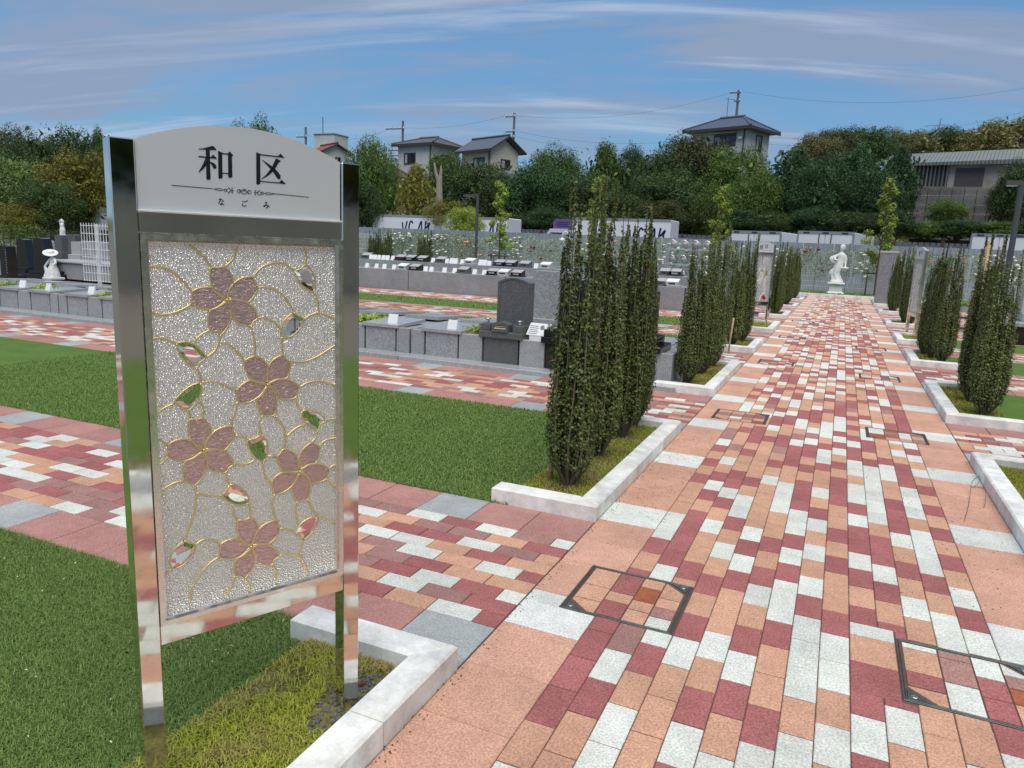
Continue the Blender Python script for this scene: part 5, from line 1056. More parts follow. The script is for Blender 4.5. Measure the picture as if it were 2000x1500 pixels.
TREES = [
 (15, 300, 472, 150, 42, 'weep', 'weep', 'drooping pale green tree at the left edge'), (70, 258, 460, 110, 52, 'round', 'dark', 'dark tree left of centre behind the black gravestones'), (128, 240, 430, 120, 56, 'round', 'dark', 'tallest dark tree left of the sign'), (163, 285, 470, 130, 44, 'round', 'olive', 'brownish olive tree next to the sign post'),
 (25, 246, 400, 110, 62, 'round', 'brown', 'hazy brown green tree top at the upper left'), (196, 250, 410, 60, 58, 'cone', 'mid', 'narrow green tree touching the left sign post'), (100, 345, 478, 100, 40, 'round', 'dark', 'low dark tree above the white figurine'), (45, 395, 478, 80, 38, 'round', 'olive', 'low olive bush tree behind the hedge at left'),
 (300, 275, 460, 150, 55, 'round', 'dark', 'dark tree hidden behind the left half of the sign'), (400, 270, 460, 150, 55, 'round', 'mid', 'green tree hidden behind the middle of the sign'), (497, 228, 400, 80, 58, 'round', 'mid', 'tree whose twigs rise above the sign arch'), (590, 320, 460, 120, 50, 'round', 'dark', 'dark tree behind the right half of the sign'),
 (716, 262, 470, 80, 48, 'round', 'mid', 'leafy tree just right of the sign'), (748, 292, 460, 60, 52, 'round', 'mid', 'small tree below the red roofed house'), (704, 335, 480, 80, 40, 'round', 'dark', 'dark low tree against the right sign post'),
 (813, 318, 452, 84, 43, 'cone', 'olive', 'yellow olive cone shaped tree left of the dead trunk'), (872, 388, 470, 76, 41, 'round', 'olive', 'olive tree with a bare dead trunk rising from it'), (908, 402, 475, 62, 36, 'round', 'light', 'bright green shrub tree by the street lamp'), (866, 294, 400, 66, 57, 'round', 'mid', 'round tree in front of the grey hip roofed house'),
 (935, 304, 466, 130, 56, 'round', 'dark', 'broad dark tree below the blue gabled house'), (985, 335, 462, 80, 54, 'round', 'dark', 'dark tree right of the young tree'), (1046, 318, 462, 120, 54, 'round', 'dark2', 'round dark tree above the purple truck cab'), (1085, 284, 400, 90, 62, 'round', 'mid', 'lighter tree on the skyline right of the blue gable'),
 (1105, 345, 462, 110, 53, 'round', 'dark2', 'dark tree behind the tip of the first holly'), (1180, 272, 450, 96, 59, 'cone', 'mid', 'tall green tree centre of the skyline'), (1228, 285, 450, 62, 61, 'round', 'dark2', 'small round tree left of the big dark tree'), (1150, 330, 462, 110, 52, 'round', 'dark', 'dark tree above the white truck box'), (1218, 370, 462, 100, 50, 'round', 'dark', 'low dark tree right of the white truck box'),
 (1290, 288, 458, 110, 57, 'round', 'dark', 'dark tree at the left of the hilltop house'), (1348, 256, 458, 140, 60, 'round', 'brown', 'big brownish dark tree in front of the hilltop house'), (1322, 330, 462, 150, 53, 'round', 'dark', 'deep shaded tree below the hilltop house'), (1432, 284, 458, 120, 58, 'round', 'mid', 'green tree under the windows of the hilltop house'),
 (1393, 352, 466, 70, 48, 'weep', 'mid', 'drooping small tree behind the tall light sapling'), (1472, 330, 462, 90, 53, 'round', 'mid', 'lighter green tree right of the drooping one'), (1288, 388, 458, 90, 49, 'round', 'brown', 'low brown green bush tree by the truck'),
 (1545, 282, 467, 120, 55, 'cone', 'dark2', 'deep green tree right of the hilltop house'), (1603, 300, 467, 110, 52, 'round', 'dark2', 'deep green tree above the statue'), (1662, 275, 467, 120, 57, 'cone', 'dark2', 'tall deep green tree right of the statue'), (1752, 274, 467, 84, 54, 'cone', 'dark2', 'deep green tree behind the right light sapling'), (1706, 325, 467, 100, 51, 'round', 'dark2', 'low deep green tree above the tiled pillar'),
 (1590, 262, 390, 90, 70, 'round', 'bamboo', 'pale brown tree top right of the hilltop house'), (1630, 246, 390, 90, 73, 'round', 'brown', 'brown green skyline tree right of the hilltop house'), (1692, 240, 390, 100, 75, 'round', 'dark', 'dark skyline tree before the gap'),
 (1795, 252, 335, 90, 85, 'cone', 'bamboo', 'feathery pale bamboo clump left on the right skyline'), (1840, 244, 335, 90, 87, 'round', 'dark', 'dark tree among the bamboo on the right skyline'), (1888, 250, 335, 80, 85, 'cone', 'bamboo', 'second feathery bamboo clump behind the slatted house'), (1938, 230, 330, 100, 86, 'cone', 'bamboo', 'tallest feathery bamboo clump on the right skyline'), (1988, 224, 330, 100, 88, 'cone', 'bamboo', 'bamboo clump cut by the right edge'), (1760, 250, 335, 70, 84, 'round', 'bamboo', 'thin pale tree at the skyline gap on the right'),
 (1988, 305, 470, 80, 56, 'round', 'dark', 'dark tree at the right edge before the slatted house'), (1850, 388, 446, 66, 58, 'round', 'mid', 'green bush hanging over the stained retaining wall'), (1958, 352, 440, 50, 58, 'round', 'brown', 'small brown bush on the retaining wall'),
 (1010, 415, 463, 70, 48.6, 'round', 'dark', 'low dark bush behind the lot fence left of the purple cab'), (1065, 405, 463, 80, 49, 'round', 'dark2', 'low dark bush above the purple cab'), (1130, 410, 463, 90, 48.8, 'round', 'dark', 'low dark bush behind the white truck roof'), (1200, 412, 463, 90, 49.2, 'round', 'dark2', 'low dark bush behind the second half of the truck box'), (1255, 405, 463, 80, 48.6, 'round', 'dark', 'low dark bush near the end of the truck box'), (1345, 410, 464, 80, 49, 'round', 'dark', 'low dark bush just right of the truck box'), (1440, 408, 466, 90, 49, 'round', 'dark2', 'low dark bush behind the left rear truck'), (1515, 410, 466, 90, 48.7, 'round', 'dark', 'low dark bush between the two rear trucks'), (1590, 405, 467, 90, 49, 'round', 'dark2', 'low dark bush above the statue head'), (1665, 410, 467, 90, 48.6, 'round', 'dark', 'low dark bush right of the statue head'), (1735, 410, 468, 90, 49, 'round', 'dark2', 'low dark bush behind the right sapling'),
 (1805, 432, 470, 100, 50, 'round', 'mid', 'low shrub under the retaining wall, first'), (1868, 430, 470, 100, 50, 'round', 'dark2', 'low shrub under the retaining wall, second'), (1935, 432, 472, 110, 50, 'round', 'mid', 'low shrub under the retaining wall, third'), (1995, 430, 472, 90, 50, 'round', 'dark2', 'low shrub under the retaining wall, at the edge')]
CV = {}
for i, (px, yt, yb, w, Y, kind, col, lab) in enumerate(TREES):
    c = at(px, (yt+yb)/2, Y); a = at(px, yt, Y); b = at(px, yb, Y); dep = (c-CAMP).dot(FW); rw = w*dep/F/2; zc = (a.z+b.z)/2; rz_ = (a.z-b.z)/2
    g0 = hill(c.x, Y); zb = max(b.z, g0+.2); zc = (a.z+zb)/2; rz_ = (a.z-zb)/2
    t = thing('tree' if rz_ > 1.2 else 'bush', lab, 'tree' if rz_ > 1.2 else 'bush', (c.x, Y, g0), i*1.9, 'trees on the slope')
    v = CV.get((kind, col), 0) % 2; CV[(kind, col)] = CV.get((kind, col), 0)+1
    k = link('crown', getcrown(kind, col, v), t, (0, 0, zc-g0)); k.scale = (rw*1.3, rw*1.3, rz_*1.06)
    obj('trunk', trunk(max(.5, zc-g0), .05*rw+.06, i, rw), M_BARK, t, smooth=True)
p_ = at(857, 395, 41); q_ = at(853, 322, 41); t = thing('dead_trunk', 'bare forked dead trunk standing among the olive trees', 'tree', (p_.x, 41, -.05)); h = q_.z
obj('trunk', MB().tube([(0, 0, 0), (.1, 0, h*.5), (0, 0, h*.8), (.05, 0, h*.9)], [.28, .24, .2, .16], 8), M_DEAD, t); obj('fork', MB().tube([(.02, 0, h*.82), (-.25, 0, h*.92), (-.4, 0, h*1.03)], [.14, .1, .06], 6).tube([(.05, 0, h*.88), (.12, 0, h*.95), (.1, 0, h*1.0)], [.12, .09, .05], 6), M_DEAD, t)
# young light green trees with stakes
def sapling(seed):
    g = np.random.default_rng(seed); PP = []; NN = []; LL = []; tm = MB(); tm.tube([(0, 0, 0), (.02, 0, 1.2), (-.02, .02, 2.4), (0, 0, 3.9)], [.04, .032, .022, .008], 6)
    for c in range(30):
        z = 1.25+2.75*(c/29)**1.05; a = g.uniform(0, 6.28); r_ = g.uniform(.15, .62)*(1.15-.9*((z-1.2)/2.9))
        if 2.75 < z < 3.05: r_ *= .35
        cc = np.array([r_*math.cos(a), r_*math.sin(a), z]); tm.tube([(0, 0, z-.3), (cc[0]*.6, cc[1]*.6, z-.08), tuple(cc)], [.012, .009, .004], 4)
        n = 110 if not (2.75 < z < 3.05) else 25; d = g.normal(0, 1, (n, 3)); d /= np.linalg.norm(d, axis=1)[:, None]; rc = g.uniform(.14, .24)
        PP.append(cc+d*(rc*g.uniform(.3, 1.1, n))[:, None]*np.array([1, 1, .8])); NN.append(d+np.array([0, 0, .6])+g.normal(0, .5, (n, 3))); LL.append(g.uniform(.06, .12, n))
    P_ = np.concatenate(PP); V, Fq = leaves(P_, np.concatenate(NN), np.concatenate(LL), .55, seed); return npmesh('crown', V, Fq, LM['light'], g.random(len(P_))), tm.mesh('trunk', M_BARK)
SV = [sapling(71), sapling(72)]
for j, (px, yt, Y, lab) in enumerate(((980, 352, 29.3, 'staked light green sapling in front of the rose fence'), (1172, 343, 28.4, 'light green sapling top showing above the nearest hollies'), (1415, 360, 29.0, 'light green sapling above the second left hollies'), (1738, 345, 29.2, 'light green sapling above the tiled pillar'))):
    P_ = at(px, yt, Y); t = thing('sapling', lab, 'tree', (P_.x, Y, -.05), j*1.3, 'light green saplings by the far fence'); t.scale = (1, 1, (P_.z+.05)/4.15)
    link('crown', SV[j % 2][0], t); link('trunk', SV[j % 2][1], t)
    obj('support', MB().tube([(-.35, -.1, 0), (-.35, -.1, .95)], .03, 6).tube([(.35, -.1, 0), (.35, -.1, .95)], .03, 6).tube([(-.5, -.14, .85), (.5, -.14, .85)], .03, 6), M_BARK, t)
# hedges, climbing roses
def hedge(px0, px1, yt, yb, Y, col, seed, lab, dens=1.0, L=.09, dep=.5):
    a, b = at(px0, yt, Y), at(px1, yt, Y); h = max(.5, (a.z+b.z)/2+.05); Lx = b.x-a.x; g = np.random.default_rng(seed); n = int(900*Lx*h*dens)
    P_ = np.stack([g.uniform(0, Lx, n), g.uniform(-dep/2, dep/2, n)*np.sqrt(g.uniform(.4, 1, n)), h*g.random(n)**.8+g.normal(0, .05, n)], 1); Nn = g.normal(0, .6, (n, 3))+np.array([0, -.4, .5])
    V, Fq = leaves(P_, Nn, g.uniform(.6, 1.3, n)*L, .6, seed); t = thing('hedge', lab, 'hedge', (a.x, Y, -.05)); link('foliage', npmesh('foliage', V, Fq, LM[col], g.random(n)), t)
    m = MB()
    for k in range(int(Lx/.5)+1): m.tube([(k*.5, 0, 0), (k*.5+.05, 0, h*.9)], .02, 4)
    obj('stems', m, M_BARK, t)
hedge(-20, 85, 440, 470, 22, 'mid', 31, 'clipped green hedge behind the gravestones at the left', .5)
hedge(85, 215, 452, 480, 26, 'dark', 32, 'dark hedge behind the pale gravestones on the left', .5)
hedge(700, 790, 466, 500, 30.9, 'olive', 33, 'reddish olive hedge along the mesh fence nearest the sign', .45)
hedge(785, 930, 458, 500, 31.4, 'mid', 34, 'green hedge topping the mesh fence left of the street lamp', .5)
M_ROSEL = leafmat('rose_leaves', s2l(116, 140, 92), s2l(186, 198, 160), .5, .25)
BL = {'white': mat('rose_white', s2l(240, 238, 228), .6), 'pink': mat('rose_pink', s2l(232, 176, 160), .6), 'red': mat('rose_red', s2l(150, 18, 34), .5), 'orange': mat('rose_orange', s2l(226, 112, 70), .6)}
def rosebush(seed, w):
    g = np.random.default_rng(seed); n = 1300; P_ = np.stack([g.uniform(0, w, n), g.normal(0, .06, n), .6+1.1*g.random(n)**.8], 1); P_[:, 2] += .1*np.sin(P_[:, 0]*5+seed)
    V, Fq = leaves(P_, g.normal(0, .6, (n, 3))+np.array([0, -.8, .3]), g.uniform(.045, .09, n), .6, seed); return npmesh('foliage', V, Fq, M_ROSEL, g.random(n))
RBM = [rosebush(81, 1.9), rosebush(82, 1.9), rosebush(83, 1.9)]
def bloom(m, x, y, z, r_):
    m.lathe([(0, -r_*.7), (r_*.7, -r_*.5), (r_, 0), (r_*.8, r_*.4), (r_*.45, r_*.3), (0, r_*.55)], 8, (x, y, z))
cset = ['white', 'white', 'pink', 'white', 'red', 'white', 'pink', 'white', 'white', 'white', 'red', 'white', 'orange', 'white']
for i in range(14):
    x = -20.6+2*i; c = cset[i]; g = random.Random(400+i)
    t = thing('climbing_rose', 'climbing rose with %s blooms, %s fence bay counted from the sign' % (c, ORD[i]), 'rose', (x, 30.42, -.03), 0, 'climbing roses on the mesh fence'); link('foliage', RBM[i % 3], t)
    m = MB()
    for k in range(30 if c == 'white' else 5 if c == 'red' else 9): bloom(m, g.uniform(.1, 1.8), -.08, g.uniform(.7, 1.72), g.uniform(.045, .09))
    obj('blooms', m, BL[c], t, smooth=True)
    if i % 2: 
        m = MB(); [bloom(m, g.uniform(.1, 1.8), -.1, g.uniform(.8, 1.7), g.uniform(.035, .06)) for k in range(5)]; obj('blooms', m, BL['white' if c != 'white' else 'pink'], t, smooth=True)
gs_ = struct(obj('lawn', MB().box(-30, 9, PEND+.12, 30.3, -.045, .0), M_TURFB))
blades('turf_grass', scat(9, 26000, -8, 5, PEND+.15, 30.2, 0, infr), .06, .03, M_TURF, gs_, 10, .8)
# fallen leaves and debris
M_DRY = mat('dry_leaf', s2l(176, 150, 110), .7); M_RLEAF = mat('red_leaf', s2l(96, 30, 26), .6); M_SEED = mat('pale_petal', s2l(222, 220, 190), .7)
def litter(px, py, L, m_, lab, z=.03):
    b = gz(px, py, z); g = random.Random(px); m = MB(); m.M = Matrix.Rotation(g.uniform(0, 6), 4, 'Z') @ Matrix.Rotation(g.uniform(-.4, .4), 4, 'X')
    m.add([(-L/2, 0, 0), (-L*.1, L*.2, .15*L), (L/2, 0, .1*L), (-L*.1, -L*.2, .15*L), (0, 0, .02*L)], [(0, 4, 1), (1, 4, 2), (2, 4, 3), (3, 4, 0)]); tag(obj('fallen_leaf', m, m_, loc=b), lab, 'leaf')
litter(451, 1263, .03, M_DRY, 'single pale dry leaf lying on the turf under the sign'); litter(708, 1336, .035, M_RLEAF, 'dark red fallen leaf beside the right sign post'); litter(582, 1322, .03, M_RLEAF, 'dark curled leaf on the yellow grass under the sign')
g = np.random.default_rng(77); P_ = scat(77, 160, -2.6, -.4, -1.3, .2, .026); V, Fq = leaves(P_, g.normal(0, .4, (len(P_), 3))+np.array([0, 0, 1]), g.uniform(.006, .013, len(P_)), .4, 78); stuff(link('clippings', npmesh('clippings', V, Fq, M_SEED)), 'pale grass clippings scattered on the near turf')
P_ = np.concatenate([scat(79, 500, .02, .32, 1.9, 4.1, .002), scat(80, 420, 1.3, 1.98, 1.6, 4.6, .002), scat(81, 300, .0, .04, -2, 4, .002)]); V, Fq = leaves(P_, np.tile(np.array([[0, 0, 1.]]), (len(P_), 1)), np.random.default_rng(3).uniform(.004, .011, len(P_)), .6, 82); stuff(link('debris', npmesh('debris', V, Fq, M_BARK)), 'dark specks of leaf litter along the path edges')

# trees added out of view on the right for the sign steel to mirror
for i, (x, y, hgt, w, col) in enumerate(((24, -12, 15, 6, 'brown'), (25, -5, 16, 6.2, 'mid'), (26, 2, 16, 6.2, 'olive'), (27, 9, 15, 6, 'mid'), (23, -8.5, 13, 5, 'light'), (23.5, -2, 14, 5.2, 'olive'), (24, 5, 13, 5, 'light'), (24, 12, 13, 5, 'olive'), (22, -16, 13, 5, 'mid'))):
    t = thing('tree', ORD[i]+' added tree for the steel posts to mirror, out of view', 'tree', (x, y, -.05), i*1.1, 'trees added for the sign to mirror')
    k = link('crown', getcrown('round', col, 0), t, (0, 0, hgt*.42)); k.scale = (w, w, hgt*.5); obj('trunk', trunk(hgt*.5, .22, 900+i, w), M_BARK, t, smooth=True)

M_BWALL = mat('added_wall_render', s2l(178, 168, 148), .85, stain=(.6, .2))  # unseen wall, added to give the sign steel a taupe band to reflect
bw = thing('added_wall', 'long beige wall added for the sign steel to mirror, out of view', 'wall', (17.0, 0, -.05))
for k in range(11): obj('wall_panel', MB().box(0, .18, -20+3.5*k+.01, -16.5+3.5*k-.01, 0, 2.1, .01), M_BWALL, bw)
obj('coping', MB().box(-.05, .23, -20, 18.5, 2.101, 2.18), M_LGREY, bw)
# ------------------------------------------------------------------ parked trucks
M_TWH = mat('truck_white', s2l(226, 229, 232), .35, stain=(1.0, .06)); M_TGR = mat('truck_grey_trim', s2l(140, 146, 152), .4); M_PUR = mat('truck_purple', s2l(104, 84, 146), .35); M_LAV = mat('truck_lavender', s2l(208, 202, 220), .35)
M_NAVY = mat('truck_lettering', s2l(28, 34, 84), .5); M_TYRE = mat('tyre', s2l(28, 28, 30), .8); M_GLS = mat('dark_window_glass', s2l(34, 40, 46), .08, spec=.6); M_LATCH = mat('door_latch', s2l(70, 74, 78), .4, metal=.6)
WH = MB()
def truck_box(t, L, W_, z0, z1):
    b = obj('cargo_box', MB().rbox(0, L, 0, W_, z0, z1, .04), M_TWH, t)
    obj('edge_trim', MB().box(-.01, L+.01, -.02, -.002, z1-.12, z1+.012).box(-.01, L+.01, -.02, -.002, z0-.02, z0+.1), M_TGR, b)
    for x in (L*.12, L*.78, L*.9):
        for y in (.1, W_-.4):
            w = MB(); w.M = Matrix.Translation((x, y, .5)) @ Matrix.Rotation(math.pi/2, 4, 'X'); w.lathe([(.2, -.12), (.48, -.12), (.5, 0), (.48, .12), (.2, .12)], 18); obj('wheel', w, M_TYRE, t)
    obj('chassis', MB().box(-1.6, L-.2, .7, W_-.7, .6, z0-.001), M_LATCH, t); return b
def script(parent, x0, z0, s, y):
    m = MB()
    for pl in ([(0, .9), (.08, .25), (.16, .05), (.3, .5), (.42, 1.0)], [(.95, .85), (.75, 1.0), (.6, .6), (.66, .2), (.85, .1), (1.0, .3)], [(1.35, .1), (1.5, .6), (1.68, 1.0), (1.72, .4), (1.8, .05)], [(2.1, 1.05), (2.02, .5), (2.05, .1), (2.2, .15)], [(2.1, .5), (2.4, .9), (2.3, .5), (2.55, .1)]):
        ribbon(m, [(x0+p.x*s, z0+p.y*s) for p in crom(pl, 4)], .13*s, y-.004, y)
    return obj('lettering', m, M_NAVY, parent)
def side_truck(px0, px1, yt, Y, lab, cab):
    a, b = at(px0, yt, Y), at(px1, yt, Y); z1 = (a.z+b.z)/2; L = b.x-a.x; t = thing('truck', lab, 'truck', (a.x, Y, -.05)); bx_ = truck_box(t, L, 2.3, 1.05, z1+.05); script(bx_, L*(.24 if cab is False else .6), 1.75, .85, -.001); script(bx_, L*.76, 1.75, .85, -.001) if not cab else None
    if cab:
        c = obj('cab', MB().prism([(-1.9, .6), (-.06, .6), (-.06, 2.3), (-.25, 2.42), (-1.4, 2.42), (-1.85, 1.7)], 'y', .05, 2.2), M_LAV, t)
        obj('window', MB().prism([(-1.62, 1.6), (-.6, 1.6), (-.6, 2.2), (-1.36, 2.2)], 'y', .035, .048), M_GLS, c)
        d = obj('air_deflector', MB().prism([(-1.25, 2.425), (-.07, 2.425), (-.07, 3.0), (-1.1, 3.0), (-1.28, 2.8)], 'y', .2, 2.0), M_PUR, t)
        for q in range(3): obj('grille_slot', MB().box(-1.05, -.3, .188, .199, 2.55+.12*q, 2.60+.12*q), M_LATCH, d)
    return t
side_truck(727, 990, 422, 40, 'white box truck with blue script behind the yellow olive trees', False)
side_truck(1118, 1311, 427, 40, 'white box truck with purple air deflector and blue script behind the hollies', True)
side_truck(20, 195, 402, 44, 'white box truck glimpsed between the trees on the far left', False)
side_truck(600, 726, 421, 40.6, 'white box truck with dark gate frame just right of the sign', False)
def rear_truck(px0, px1, yt, Y, lab):
    a, b = at(px0, yt, Y), at(px1, yt, Y); W_ = b.x-a.x; z1 = (a.z+b.z)/2+.05; t = thing('truck', lab, 'truck', (a.x, Y, -.05), math.radians(-9)); obj('cargo_box', MB().rbox(0, W_, 0, 7, .95, z1, .03), M_TWH, t)
    for k in (0, 1): 
        d = obj('rear_door', MB().box(.06+k*(W_/2-.04), W_/2-.02+k*(W_/2-.06), -.05, -.002, 1.0, z1-.14), M_TWH, t)
        x = W_/2+(-.28 if k == 0 else .28); obj('lock_rod', MB().tube([(x, -.07, 1.0), (x, -.07, z1-.12)], .022, 6).lathe([(.05, 0), (.085, .04), (.085, .14), (.04, .2)], 8, (x, -.09, 1.75)), M_LATCH, d)
    obj('header', MB().box(0, W_, -.06, -.002, z1-.13, z1+.02), M_TGR, t); obj('corner_post', MB().box(-.02, .05, -.06, -.001, .95, z1-.131).box(W_-.05, W_+.02, -.06, -.001, .95, z1-.131), M_TGR, t)
    for k in (.16, .5, .84): obj('marker_lamp', MB().box(W_*k-.14, W_*k+.14, -.075, -.0605, z1-.09, z1-.02), M_LATCH, t)
    for x in (.35, W_-.35):
        w = MB(); w.M = Matrix.Translation((x, 1.2, .5)) @ Matrix.Rotation(math.pi/2, 4, 'Y'); w.lathe([(.2, -.16), (.48, -.16), (.5, 0), (.48, .16), (.2, .16)], 18); obj('wheel', w, M_TYRE, t)
rear_truck(1424, 1530, 452, 38, 'white truck seen from the rear, left of the statue'); rear_truck(1559, 1671, 453, 38, 'white truck seen from the rear, directly above the statue'); rear_truck(1898, 2010, 458, 38, 'white truck seen from the rear at the right edge')

# ------------------------------------------------------------------ houses on the slope
M_STUC = mat('house_stucco', s2l(196, 196, 192), .85, stain=(.5, .12)); M_CREAMW = mat('house_cream', s2l(200, 192, 176), .85, stain=(.5, .12))
def roofmat(name, col, sc_):
    m, t, b = newmat(name); tc_ = t.new('ShaderNodeTexCoord').outputs['Object']; w = t.new('ShaderNodeTexWave', wave_type='BANDS', bands_direction='X'); w.inputs['Scale'].default_value = sc_; t.l.new(tc_, w.inputs[0])
    w2 = t.new('ShaderNodeTexWave', wave_type='BANDS', bands_direction='Z', wave_profile='SAW'); w2.inputs['Scale'].default_value = sc_*.7; t.l.new(tc_, w2.inputs[0])
    hgt = t.math('ADD', w.outputs['Fac'], w2.outputs['Fac']); t.l.new(t.bump(hgt, .8, .12), b.inputs['Normal'])
    t.l.new(t.mix(t.rng(t.noise(tc_, 1.5, 3), .35, .65, 0, .3), tuple(col)+(1,), tuple(c*.6 for c in col)+(1,)), b.inputs['Base Color']); b.inputs['Roughness'].default_value = .45; return m
M_RG = roofmat('roof_grey_slate', s2l(118, 120, 120), 3.2); M_RB = roofmat('roof_blue_tile', s2l(92, 104, 124), 1.9); M_RR = roofmat('roof_red_tile', s2l(150, 78, 60), 2.2); M_RBR = roofmat('roof_brown_tile', s2l(120, 104, 98), 2.0); M_RT = roofmat('roof_pale_metal', s2l(134, 140, 134), 1.2)
M_EAVE = mat('dark_eaves', s2l(62, 58, 56), .7); M_FRAME = mat('window_frame', s2l(70, 62, 58), .5); M_CURT = mat('window_curtain', s2l(170, 172, 170), .8); M_SHUT = mat('brown_shutter', s2l(70, 64, 66), .6)
def win(t, face, x, z, w, h, W_, D, part=True):
    """window on the front (-y) or right (+x) wall of a house centred on its local origin"""
    f = MB(); gl = MB(); cu = MB()
    if face == 'f':
        y = -D/2; f.box(x-w/2-.08, x+w/2+.08, y-.07, y-.003, z-.08, z).box(x-w/2-.08, x+w/2+.08, y-.07, y-.003, z+h, z+h+.1).box(x-w/2-.08, x-w/2, y-.07, y-.003, z, z+h).box(x+w/2, x+w/2+.08, y-.07, y-.003, z, z+h).box(x-.035, x+.035, y-.06, y-.003, z, z+h)
        gl.box(x-w/2, x-.036, y-.03, y-.004, z, z+h).box(x+.036, x+w/2, y-.03, y-.004, z, z+h); cu.box(x-w/2+.05, x-.25*w, y-.036, y-.031, z+.05, z+h-.05)
    else:
        y = W_/2; f.box(y+.003, y+.07, x-w/2-.08, x+w/2+.08, z-.08, z).box(y+.003, y+.07, x-w/2-.08, x+w/2+.08, z+h, z+h+.1).box(y+.003, y+.07, x-w/2-.08, x-w/2, z, z+h).box(y+.003, y+.07, x+w/2, x+w/2+.08, z, z+h)
        gl.box(y+.004, y+.03, x-w/2, x+w/2, z, z+h); cu.box(y+.031, y+.036, x-w/2+.05, x-.1*w, z+.05, z+h-.05)
    o_ = obj('window', f, M_FRAME, t); obj('pane', gl, M_GLS, o_); obj('curtain', cu, M_CURT, o_)
def house(name, lab, loc, rz, W_, D, H, kind, mroof, mwall, ov=.7, rise=1.6, ridge=.35):
    t = thing('house', lab, 'house', loc, rz); obj('wall', MB().box(-W_/2, W_/2, -D/2, D/2, -5, H), mwall, t); a, b = W_/2+ov, D/2+ov; r_ = MB()
    if kind == 'hip':
        q = W_*ridge/2; V = [(-a, -b, H), (a, -b, H), (a, b, H), (-a, b, H), (-q, 0, H+rise), (q, 0, H+rise)]; V2 = [(v[0], v[1], H-.16) for v in V[:4]]
        r_.add(V+V2, [(0, 1, 5, 4), (1, 2, 5), (2, 3, 4, 5), (3, 0, 4), (0, 6, 7, 1), (1, 7, 8, 2), (2, 8, 9, 3), (3, 9, 6, 0), (6, 9, 8, 7)]); ro = obj('roof', r_, mroof, t)
        obj('ridge_cap', MB().tube([(-q-.1, 0, H+rise+.02), (q+.1, 0, H+rise+.02)], .16, 6).tube([(-q, 0, H+rise), (-a, -b, H+.02)], .11, 6).tube([(q, 0, H+rise), (a, -b, H+.02)], .11, 6).tube([(q, 0, H+rise), (a, b, H+.02)], .11, 6), mroof, ro)
    else:
        th = .16; V = [(-a, -b, H), (a, -b, H), (a, 0, H+rise), (-a, 0, H+rise), (a, b, H), (-a, b, H)]; V2 = [(v[0], v[1], v[2]-th) for v in V]
        r_.add(V+V2, [(0, 1, 2, 3), (3, 2, 4, 5), (7, 6, 9, 8), (8, 9, 11, 10), (0, 6, 7, 1), (5, 4, 10, 11), (1, 7, 8, 2), (2, 8, 10, 4), (0, 3, 9, 6), (3, 5, 11, 9)]); ro = obj('roof', r_, mroof, t)
        obj('gable_wall', MB().prism([(-D/2, H), (D/2, H), (0, H+rise*(D/2)/(b))], 'x', -W_/2, W_/2), mwall, t); obj('ridge_cap', MB().tube([(-a, 0, H+rise+.03), (a, 0, H+rise+.03)], .15, 6), mroof, ro)
        obj('barge_board', MB().tube([(a+.01, -b, H-.1), (a+.01, 0, H+rise-.1), (a+.01, b, H-.1)], .1, 4), M_EAVE, ro)
    obj('fascia', MB().box(-a, a, -b-.03, -b-.001, H-.28, H-.05).box(a+.001, a+.03, -b, b, H-.28, H-.05) if kind == 'hip' else MB().box(-a, a, -b-.03, -b-.001, H-.26, H-.05), M_EAVE, t)
    obj('downpipe', MB().tube([(W_/2-.2, -D/2-.12, H-.2), (W_/2-.2, -D/2-.1, -2)], .06, 6), M_EAVE, t); return t
def hloc(px, py_eave, Y, H): P_ = at(px, py_eave, Y); return (P_.x, P_.y, P_.z-H)
h1 = house('a', 'grey hip roofed white house left of the blue gabled house', hloc(838, 286, 70, 5.6), math.radians(-12), 5.0, 4.4, 5.6, 'hip', M_RG, M_STUC, .5, .85, .5); win(h1, 'f', -.7, 3.6, 1.5, 1.0, 5.0, 4.4); win(h1, 'r', 0, 3.6, 1.1, .9, 5.0, 4.4)
h2 = house('b', 'cream house with blue tiled gable roof beside the utility pole', hloc(957, 298, 69, 5.2), math.radians(-24), 4.7, 3.6, 5.2, 'gable', M_RB, M_CREAMW, .6, 1.45); win(h2, 'f', .5, 3.6, 1.6, .8, 4.7, 3.6); win(h2, 'r', .1, 3.5, 1.1, .8, 4.7, 3.6)
lr = obj('lower_roof', MB().add([(2.351, -1.7, 3.1), (3.4, -1.8, 2.5), (3.4, 1.7, 2.5), (2.351, 1.7, 3.1), (2.351, -1.7, 2.95), (3.4, -1.8, 2.35), (3.4, 1.7, 2.35), (2.351, 1.7, 2.95)], [(0, 1, 2, 3), (7, 6, 5, 4), (0, 4, 5, 1), (1, 5, 6, 2), (2, 6, 7, 3), (3, 7, 4, 0)]), M_RB, h2)
h3 = house('c', 'hilltop house with dark tiled hip roof and wide window', hloc(1428, 258, 76, 5.4), math.radians(-22), 5.9, 4.4, 5.4, 'hip', M_RB, M_STUC, .75, 1.35, .42); win(h3, 'f', .7, 3.8, 2.2, .9, 5.9, 4.4); win(h3, 'r', .2, 3.5, 1.0, 1.3, 5.9, 4.4)
